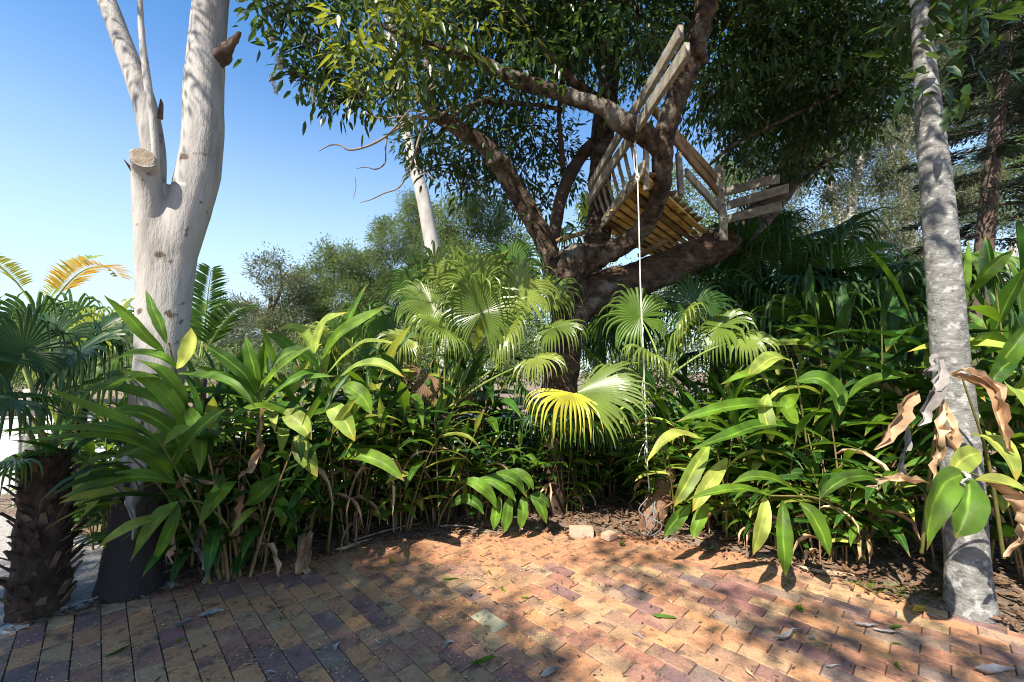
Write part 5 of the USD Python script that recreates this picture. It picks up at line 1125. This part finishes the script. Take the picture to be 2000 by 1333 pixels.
# ------------------------------------------------------------------ trees behind
def far_tree(label, name, base, trunk, blobs, m, seed, per=75, clump=.19, lp=56, ls=(.10, .18), lw=.055, bark_m='dark_bark', limbs=(), droop=-.2, cat_='tree', group=None, shell=.5):
    t = thing(name, label, cat_, group=group)
    if trunk is not None:
        tp = WP(trunk); tp[0, 2] = min(tp[0, 2], 0)
        obj('trunk', tube(tp, px_r(trunk), rings=10 * len(trunk), n=14, rough=.06, freq=3, seed=seed), bark_m, t)
    for l in limbs:
        obj('limb', tube(WP(l), px_r(l), rings=8 * len(l), n=10, rough=.06, freq=3), bark_m, t)
    r = rng(seed)
    cb_ = [(W(a, b, c), d * c / FPX) for a, b, c, d in blobs]
    P, D = crown_points(r, cb_, per, clump, lp, shell=shell)
    D = D + np.array([0, 0, droop])
    keep = P[:, 2] > .1
    P, D = P[keep], D[keep]
    N = np.array([0, 0, 1.]) + .8 * randdir(r, len(P))
    obj('crown', quads(P, D, N, r.uniform(*ls, len(P)), lw * r.uniform(.7, 1.2, len(P))), m, t, smooth=False)
    return t


far_tree('pale olive grey tree at the left end of the far tree line', 'tree', None, [(520, 760, 20, 16), (520, 660, 20, 12), (530, 580, 20, 8)], [(470, 610, 20, 36), (520, 530, 20, 30), (560, 560, 20, 40), (500, 650, 20, 50), (560, 640, 20, 55), (540, 505, 20, 16), (460, 670, 20, 40), (520, 720, 20, 60)], 'euc_pale', 61, limbs=[[(525, 620, 20, 8), (550, 560, 20, 6), (545, 510, 20, 4)], [(525, 640, 20, 8), (490, 600, 20, 6), (470, 580, 20, 4)]], per=46)
far_tree('rounded mid green tree second from the left in the far tree line', 'tree', None, [(640, 770, 22, 18), (640, 620, 22, 10)], [(610, 560, 22, 50), (680, 520, 22, 42), (640, 500, 22, 26), (590, 630, 22, 60), (680, 600, 22, 70), (640, 690, 22, 80)], 'euc_leaf', 62, per=75)
far_tree('tall olive tree behind the white leaning trunk in the far tree line', 'tree', None, [(790, 770, 24, 20), (790, 560, 24, 12)], [(770, 470, 24, 50), (820, 420, 24, 36), (800, 395, 24, 16), (730, 540, 24, 55), (850, 490, 24, 60), (780, 590, 24, 80), (700, 640, 24, 60), (820, 680, 24, 80)], 'euc_leaf', 63, per=75, limbs=[[(790, 600, 24, 9), (820, 470, 24, 6), (815, 410, 24, 3)]])
far_tree('sunlit green tree behind the sunlit fan palm', 'tree', None, [(930, 770, 18, 20), (930, 540, 18, 10)], [(890, 430, 18, 48), (950, 425, 18, 44), (920, 395, 18, 18), (990, 470, 18, 46), (900, 520, 18, 70), (980, 560, 18, 70), (880, 640, 18, 80), (1000, 660, 18, 80)], 'euc_leaf', 64, per=75)
far_tree('low bushy tree far behind the feather palm at the left', 'tree', None, [(120, 770, 20, 16), (120, 700, 20, 8)], [(40, 700, 20, 55), (140, 690, 20, 55), (240, 690, 20, 50), (330, 690, 20, 50), (420, 690, 20, 45), (-60, 700, 20, 60)], 'euc_leaf', 65, per=66)
far_tree('slender white trunked gum leaning left behind the limbs of the old tree', 'gum_tree', None, [(880, 740, 13, 34), (858, 560, 13, 32), (842, 470, 13, 30), (825, 380, 13, 28), (808, 320, 13, 25), (795, 260, 13, 22), (770, 120, 13, 20), (750, -60, 13, 16)], [(760, -40, 13, 60), (800, 60, 13, 30), (730, -140, 13, 80)], 'gum_leaf', 66, bark_m='pale_bark', per=75)
# the tall gums on the right
far_tree('big pale forked gum filling the background right of the tree house', 'gum_tree', None, [(1660, 760, 18, 40), (1652, 560, 18, 34), (1648, 470, 18, 30)], [(1500, 420, 18, 60), (1460, 330, 18, 60), (1560, 330, 18, 70), (1640, 270, 18, 80), (1720, 330, 18, 70), (1580, 460, 18, 60), (1720, 440, 18, 60), (1660, 180, 18, 90), (1560, 190, 18, 90), (1470, 210, 18, 80), (1640, 380, 18, 40), (1600, 60, 18, 110)], 'euc_pale', 67, bark_m='pale_bark', per=46, shell=.1,
         limbs=[[(1650, 490, 18, 26), (1630, 390, 18, 20), (1612, 310, 18, 17), (1600, 220, 18, 12)], [(1650, 480, 18, 26), (1668, 370, 18, 22), (1688, 275, 18, 18), (1700, 200, 18, 12)]])
far_tree('grey green gum behind the slim grey trunk with pale slanting limbs', 'gum_tree', None, [(1800, 760, 21, 34), (1780, 500, 21, 26), (1762, 330, 21, 20), (1785, 220, 21, 14)], [(1770, 250, 21, 70), (1840, 200, 21, 80), (1790, 380, 21, 70), (1860, 380, 21, 70), (1760, 120, 21, 80), (1880, 80, 21, 100), (1820, 500, 21, 60), (1740, 500, 21, 60), (1840, -20, 21, 110)], 'euc_pale', 68, bark_m='pale_bark', per=46, shell=.1,
         limbs=[[(1765, 380, 21, 14), (1740, 310, 21, 11), (1770, 240, 21, 8)]])
far_tree('olive gum at the right edge behind the dark conifer', 'gum_tree', None, [(1985, 760, 23, 34), (1970, 540, 23, 26), (2000, 440, 23, 20)], [(1960, 330, 23, 80), (2040, 250, 23, 100), (1930, 180, 23, 90), (1980, 60, 23, 110), (2080, 420, 23, 90), (2020, 560, 23, 50), (1920, 420, 23, 50)], 'euc_leaf', 69, bark_m='pale_bark', per=46, shell=.1, limbs=[[(1972, 500, 23, 16), (2000, 450, 23, 10), (2030, 400, 23, 8)], [(1950, 600, 23, 14), (1940, 480, 23, 10), (1925, 440, 23, 8)]])
far_tree('broad green tree filling the back between the palm fans and the old trunk', 'tree', None, [(1250, 760, 15, 30), (1250, 560, 15, 18)], [(1180, 430, 15, 60), (1270, 380, 15, 70), (1350, 430, 15, 70), (1400, 360, 15, 60), (1220, 560, 15, 70), (1330, 560, 15, 80), (1440, 540, 15, 70), (1130, 640, 15, 70), (1270, 690, 15, 80), (1430, 670, 15, 80)], 'euc_leaf', 70, per=30, shell=.1)
far_tree('dark shady tree closing the back of the garden behind the right bed', 'tree', None, [(1620, 800, 10, 30), (1620, 640, 10, 18)], [(1500, 660, 10, 80), (1620, 620, 10, 80), (1740, 650, 10, 90), (1860, 650, 10, 80), (1980, 640, 10, 90), (1560, 545, 10, 46), (1420, 600, 10, 60), (1480, 560, 10, 50), (1690, 570, 10, 60), (1800, 590, 10, 60), (1960, 590, 10, 60), (1560, 760, 10, 90), (1700, 770, 10, 90), (1840, 770, 10, 90), (1980, 770, 10, 90)], 'understory', 71, per=60, clump=.22, ls=(.12, .2), lw=.06)
for k, (lab, c) in enumerate((('dark leafy shrub in the shade behind the foot of the old tree', [(1060, 900, 6.2, 70), (1130, 880, 6.0, 60), (1000, 860, 6.4, 70)]), ('dark leafy shrub at the back between the rope and the right bed', [(1260, 880, 6.0, 80), (1350, 850, 6.0, 80), (1200, 940, 5.6, 50)]),
                              ('leafy shrub behind the left ginger bed beside the sunlit palm', [(800, 870, 5.6, 70), (880, 880, 5.7, 60), (760, 800, 5.8, 60)]), ('deep green shrub behind the middle of the right ginger bed', [(1500, 840, 6.4, 110), (1640, 830, 6.2, 120), (1780, 830, 6.0, 120)]))):
    far_tree(lab, 'shrub', None, [(c[0][0], 960, c[0][2], 14), (c[0][0], c[0][1], c[0][2], 8)], c, 'understory', 80 + k, per=170, clump=.11, lp=16, ls=(.10, .18), lw=.05, cat_='shrub')

for k, (lab, c) in enumerate((('low hedge like shrub beyond the driveway behind the gum tree', [(300, 720, 14, 40), (380, 715, 14, 45), (460, 715, 14, 45), (220, 722, 14, 40)]), ('rounded shrub beyond the driveway behind the middle of the left bed', [(560, 715, 14, 50), (640, 710, 14, 55), (720, 705, 14, 50)]), ('tall shrub beyond the driveway behind the sunlit fan palm', [(800, 690, 13, 60), (880, 690, 13, 60), (960, 700, 13, 60), (1040, 700, 13, 60)]),
                              ('green shrub beyond the driveway at the far left behind the palms', [(0, 720, 14, 50), (90, 722, 14, 45), (160, 722, 14, 40), (-90, 720, 14, 50)]), ('shrub in the distance under the end of the leaning trunk', [(1180, 720, 12, 60), (1300, 720, 12, 60), (1420, 720, 12, 60)]))):
    far_tree(lab, 'shrub', None, [(c[0][0], 800, c[0][2], 14), (c[0][0], c[0][1], c[0][2], 8)], c, 'euc_leaf', 100 + k, per=70, clump=.2, lp=30, ls=(.10, .2), lw=.06, cat_='shrub')

# the dark conifer
co = thing('conifer', 'dark conifer with tiers of drooping branches at the right edge', 'tree')
ct = [(1900, 740, 9, 50), (1912, 600, 9, 46), (1930, 400, 9, 40), (1950, 220, 9, 34), (1966, 90, 9, 28), (1980, -60, 9, 20), (1995, -260, 9, 10)]
obj('trunk', tube(WP(ct), px_r(ct), rings=50, n=14, rough=.08, freq=6, seed=5), 'dark_bark', co)
cl = catmull(WP(ct), 200); r = rng(91)
for k in range(64):
    t = .28 + .7 * k / 64
    p0 = cl[int(t * 199)]; a_ = k * 2.4 + r.normal(0, .3); ln = (1.75 * (1.05 - t) + .35) * r.uniform(.8, 1.1)
    d = np.array([math.cos(a_), math.sin(a_), .12]); pts = [p0]
    for q_ in range(8):
        d = unit(d + np.array([0, 0, -.07 if q_ < 5 else .10])); pts.append(pts[-1] + d * ln / 8)
    pts = np.array(pts)
    bm = obj('branch', tube(pts, np.linspace(.022, .005, 9), rings=14, n=5), 'dark_bark', co)
    n = 360
    tt = r.uniform(.15, 1, n); f = catmull(pts, 50)[(tt * 49).astype(int)]
    side = unit(np.cross(d, [0, 0, 1])); sg = r.choice([-1, 1], n)
    off = np.abs(r.normal(0, .24, n)) * (1.15 - tt) * sg
    P = f + side * off[:, None] + d * (np.abs(off) * .5)[:, None] + np.stack([0 * tt, 0 * tt, -np.abs(off) * .25 + r.normal(0, .02, n)], 1)
    dd = side * sg[:, None] * .8 + d * .8 + np.array([0, 0, -.25]) + .35 * randdir(r, n)
    obj('needles', quads(P, dd, np.array([0, 0, 1.]) + .5 * randdir(r, n), r.uniform(.10, .2, n), .035), 'conifer_leaf', bm, smooth=False)

# the garden tree behind the photographer's left shoulder; its shade lies on the paving
gt = thing('garden_tree', 'leafy garden tree beside the paving that shades its left half', 'tree')
obj('trunk', tube([(-6.7, -4.3, -.05), (-6.6, -4.2, 2.0), (-6.3, -3.9, 4.4), (-5.9, -3.7, 7.0)], [.26, .22, .17, .08], rings=30, n=16, rough=.1), 'dark_bark', gt)
gb = [((-4.3, -1.7, 4.7), 1.5), ((-3.4, -2.3, 4.8), 1.1), ((-5.1, -.2, 4.5), 1.15), ((-4.5, -.85, 4.8), .9), ((-2.25, -2.9, 4.8), .85), ((-2.85, -1.8, 4.9), .6), ((-4.6, -2.2, 6.1), 1.0)]
gb = [(tuple(np.array(c) + SV * 3.4), rad) for c, rad in gb]
sp_ = [((-2.45, -1.5, 6.5), .30), ((-1.98, -2.30, 6.6), .22), ((-1.70, -2.42, 6.6), .26), ((-1.40, -2.58, 6.6), .26), ((-1.08, -2.74, 6.6), .24), ((-.75, -2.9, 6.6), .22), ((-2.2, -1.9, 6.5), .12)]
r = rng(95)
P, D = crown_points(r, gb, 165, .15, 16, shell=.1)
P2, D2 = crown_points(r, sp_, 240, .10, 7, shell=.1)
P, D = np.vstack([P, P2]), np.vstack([D, D2])
obj('crown', leaves(P, D + np.array([0, 0, -.4]), np.array([0, 0, 1.]) + .5 * randdir(r, len(P)), r.uniform(.09, .15, len(P)), .045), 'canopy_leaf', gt)
for c, rad in gb[1:] + sp_:
    c = np.array(c); o_ = np.array([-6.1, -3.8, 6.2])
    obj('branch', tube([o_, (o_ + c) / 2 + [0, 0, .12], c], [.018, .010, .004] if rad < .5 else [.07, .05, .02], rings=10, n=6), 'dark_bark', gt)

# ------------------------------------------------------------------ wire fence behind the squat palm
fe = thing('fence', 'grey wire fence behind the squat palm at the left edge', 'fence')
fy = 4.9
for px in (-60, 28, 118):
    a_ = W(px, 1000, fy)
    obj('post', tube([[a_[0], fy, -.05], [a_[0], fy, 1.0]], [.02], rings=4, n=8), 'fence_metal', fe)
for z in (.12, .34, .56, .78, .98):
    x0, x1 = W(-120, 1000, fy)[0], W(200, 1000, fy)[0]
    obj('rail', tube([[x0, fy - .02, z], [x1, fy - .02, z]], [.007 if z < .9 else .016], rings=4, n=6), 'fence_metal', fe)

# ------------------------------------------------------------------ litter, petals, fallen leaves, grass
r = rng(51)
n = 16000
xy = np.stack([r.uniform(-3.4, 4.6, n), r.uniform(2.3, 6.2, n)], 1)
EL = np.array(EDGE)
out = ~shapely.contains_xy(PAVE.buffer(-.02), xy[:, 0], xy[:, 1]) & ~shapely.contains_xy(gpx.buffer(.03), xy[:, 0], xy[:, 1])
xy = xy[out & ((xy[:, 1] < 5.3) | (xy[:, 0] > 0))]
k = r.random(len(xy)) * np.clip(1 - (shapely.distance(shapely.points(xy), PAVE) - .6) / 2.5, .25, 1) > .12
xy = xy[k]
n = len(xy)
z = gheight(xy[:, 0], xy[:, 1]) + .006 + r.random(n) * .022
ang = r.uniform(0, 6.283, n)
D = np.stack([np.cos(ang), np.sin(ang), r.normal(0, .22, n)], 1)
tag(obj('leaf_litter', leaves(np.c_[xy, z], D, np.array([0, 0, 1.]) + .35 * randdir(r, n), r.uniform(.035, .13, n), r.uniform(.014, .036, n), fold=.5, droop=-.12), 'litter', smooth=False), kind='stuff')
n = 5200
xy = np.stack([r.uniform(-2.9, 2.6, n), r.uniform(1.9, 4.0, n)], 1)
dens = fbm(np.c_[xy * 1.6, np.zeros(n)], 3, 4)
xy = xy[shapely.contains_xy(PAVE.buffer(-.02), xy[:, 0], xy[:, 1]) & (dens * np.clip(1.25 - .28 * (xy[:, 0] + 1.5), .25, 1.2) > .36)]
n = len(xy); ang = r.uniform(0, 6.283, n)
tag(obj('fallen_petals', quads(np.c_[xy, np.full(n, .004)], np.stack([np.cos(ang), np.sin(ang), r.normal(0, .1, n)], 1), np.array([0, 0, 1.]) + .2 * randdir(r, n), r.uniform(.010, .030, n), r.uniform(.005, .010, n)), 'petal', smooth=False), kind='stuff')
# litter drifting onto the paving's edge
n = 900
tpos = r.random(n) * (len(EL) - 7) + 3
i0 = tpos.astype(int); q_ = EL[i0] + (EL[i0 + 1] - EL[i0]) * (tpos - i0)[:, None]
q_ = q_ - np.abs(r.normal(0, .10, (n, 1))) * np.array([0, 1.]) + np.stack([r.normal(0, .03, n), 0 * tpos], 1)
ang = r.uniform(0, 6.283, n)
tag(obj('edge_litter', leaves(np.c_[q_, np.full(n, .008) + .006 * r.random(n)], np.stack([np.cos(ang), np.sin(ang), r.normal(0, .15, n)], 1), np.array([0, 0, 1.]) + .3 * randdir(r, n), r.uniform(.025, .08, n), r.uniform(.008, .022, n), fold=.5, droop=-.1), 'litter', smooth=False), kind='stuff')


n = 700
xy = np.stack([r.uniform(-2.9, 2.9, n), r.uniform(1.9, 4.1, n)], 1)
xy = xy[shapely.contains_xy(PAVE.buffer(-.02), xy[:, 0], xy[:, 1]) & (fbm(np.c_[xy * 1.3, np.zeros(n)], 3, 9) > .45)]
n = len(xy); ang = r.uniform(0, 6.283, n)
tag(obj('paving_litter', leaves(np.c_[xy, np.full(n, .006)], np.stack([np.cos(ang), np.sin(ang), r.normal(0, .12, n)], 1), np.array([0, 0, 1.]) + .3 * randdir(r, n), r.uniform(.015, .05, n), r.uniform(.004, .014, n), fold=.5, droop=-.1), 'litter', smooth=False), kind='stuff')


def fallen(px, py, L, w, rz, m, label, group=None, curl=.5, seed=0):
    g = G(px, py); a_ = math.radians(rz)
    d = np.array([math.cos(a_), math.sin(a_), 0])
    t = np.linspace(-.5, .5, 9)[:, None]
    pts = np.array([g[0], g[1], .006]) + d * t * L + np.array([0, 0, 1.]) * (L * .14 * curl * 4 * t ** 2)
    pts = pts + np.array([-d[1], d[0], 0]) * (L * .10 * np.sin(t * 5 + seed))
    me, uv = blade(pts, w * .85, (0, 0, 1), fold=.45 * curl + .1, wave=.06, seed=seed, cols=5, crumple=.03 * curl, twist=.5 * math.sin(seed * 3.1 + px))
    me[0][:, 2] += max(0, .002 - me[0][:, 2].min())
    tag(obj('fallen_leaf', me, m, uv=uv), label, 'leaf', group)


fallen(945, 1295, .15, .045, 10, 'ginger_mid', 'large fresh green leaf lying on the paving near the bottom middle')
fallen(1298, 1209, .15, .04, -25, 'ginger_mid', 'fresh green leaf lying in the sunlit part of the paving')
fallen(765, 1097, .09, .05, 70, 'ginger_pale', 'small round yellow green leaf on the shaded far bricks', curl=.2)
fallen(880, 1134, .13, .03, -8, 'ginger_mid', 'thin fresh green leaf on the bricks below the sunlit patch')
fallen(355, 1225, .12, .055, 70, Gy, 'pale grey curled leaf standing on edge on the left bricks', curl=1.2)
fallen(412, 1202, .14, .06, 20, Gy, 'broad grey white leaf on the left bricks')
fallen(233, 1276, .13, .03, 50, 'ginger_deep', 'narrow dark green leaf on the leftmost bricks')
fallen(1075, 1318, .13, .06, 25, Gy, 'broken grey leaf lying at the bottom edge of the paving')
fallen(1795, 1196, .12, .06, 10, 'palm_orange', 'curled yellow leaf on the paving below the grass tuft', curl=1)
fallen(1540, 1248, .22, .05, 15, Gy, 'long grey curled leaf on the sunlit bricks', curl=1)
fallen(1945, 1318, .20, .06, -10, Gy, 'large grey leaf in the lower right corner of the paving', curl=1)
fallen(1750, 1228, .10, .03, -5, 'ginger_mid', 'small green leaf on the sunlit bricks at the right')
fallen(1735, 1238, .16, .035, -28, Gy, 'slim bleached leaf beside the small green leaf')
fallen(1690, 1226, .14, .035, -20, Gy, 'curled bleached leaf on the right bricks', curl=1)
fallen(1620, 1124, .42, .07, -38, 'leaf_dry', 'long pale dry leaf lying by the shadow of the hanging ginger leaves', curl=.4)
fallen(690, 1070, .34, .06, 35, 'leaf_dry', 'long yellowish dry leaf lying on the far left litter', curl=.5)
fallen(1415, 1063, .5, .07, -30, 'leaf_dry', 'long grey brown dry leaf on the litter right of the stump', curl=.4)
for k in range(34):
    px, py = r.uniform(120, 1950), r.uniform(1110, 1325)
    g = G(px, py)
    if not PAVE.buffer(-.08).contains(Point(g[0], g[1])):
        continue
    fallen(px, py, r.uniform(.05, .09), r.uniform(.015, .03), r.uniform(0, 360), ['leaf_dry', Gy, 'ginger_lit', Gy][k % 4], 'small fresh green leaf fallen on the brick paving' if k % 4 == 2 else 'small dry or faded leaf scattered on the brick paving', 'small green leaves on the paving' if k % 4 == 2 else 'small dry leaves on the paving', curl=r.uniform(.2, 1.2), seed=k)
# sticks and strips of bark lying by the kerb
for k, (a_, b_, rr) in enumerate((((195, 1172), (310, 1122), .010), ((180, 1180), (300, 1140), .007), ((240, 1162), (350, 1118), .006), ((690, 1062), (820, 1030), .008), ((860, 1034), (930, 1040), .010))):
    p, q_ = G(*a_), G(*b_)
    tag(obj('stick', tube([p + [0, 0, .03], (p + q_) / 2 + [0.02, 0, .05], q_ + [0, 0, .04]], [rr, rr * .9, rr * .5], rings=12, n=6, rough=.2, freq=20), 'twig'), ['thick grey stick lying along the cement edging by the dark gum foot', 'thin stick under the thick grey stick', 'short twig leaning over the cement edging', 'dry stick at the far left corner of the paving', 'dry brown stalk on the middle of the far paving edge'][k], 'stick')
n = 900
c = G(1765, 1160)
u = r.normal(0, 1, (n, 2)) * [.13, .045]
a_ = math.radians(-32); u = u @ np.array([[math.cos(a_), math.sin(a_)], [-math.sin(a_), math.cos(a_)]])
P = np.c_[c[0] + u[:, 0], c[1] + u[:, 1], np.full(n, .0)]
tag(obj('grass', quads(P, np.array([0, 0, .8]) + .9 * randdir(r, n) * [1, 1, .2], randdir(r, n), r.uniform(.02, .055, n), .004), 'grass', smooth=False), kind='stuff')
for k, (px, py) in enumerate(((1387, 1078), (1215, 1067), (1065, 1022), (1560, 1195))):
    c = G(px, py); nn = 14
    t = thing('weed', ['small green weed at the paving edge right of the rope', 'tiny weed between the bricks below the rope tangle', 'pale green seedling beside the dark drooping ginger', 'tiny weed sprouting among the sunlit bricks'][k], 'weed', c)
    D = randdir(r, nn) * [1, 1, .4] + [0, 0, .6]
    obj('foliage', leaves(np.zeros((nn, 3)) + [0, 0, .01], D, np.array([0, 0, 1.]) + .3 * randdir(r, nn), r.uniform(.025, .05, nn), .018), 'ginger_pale' if k == 2 else 'ginger_mid', t)
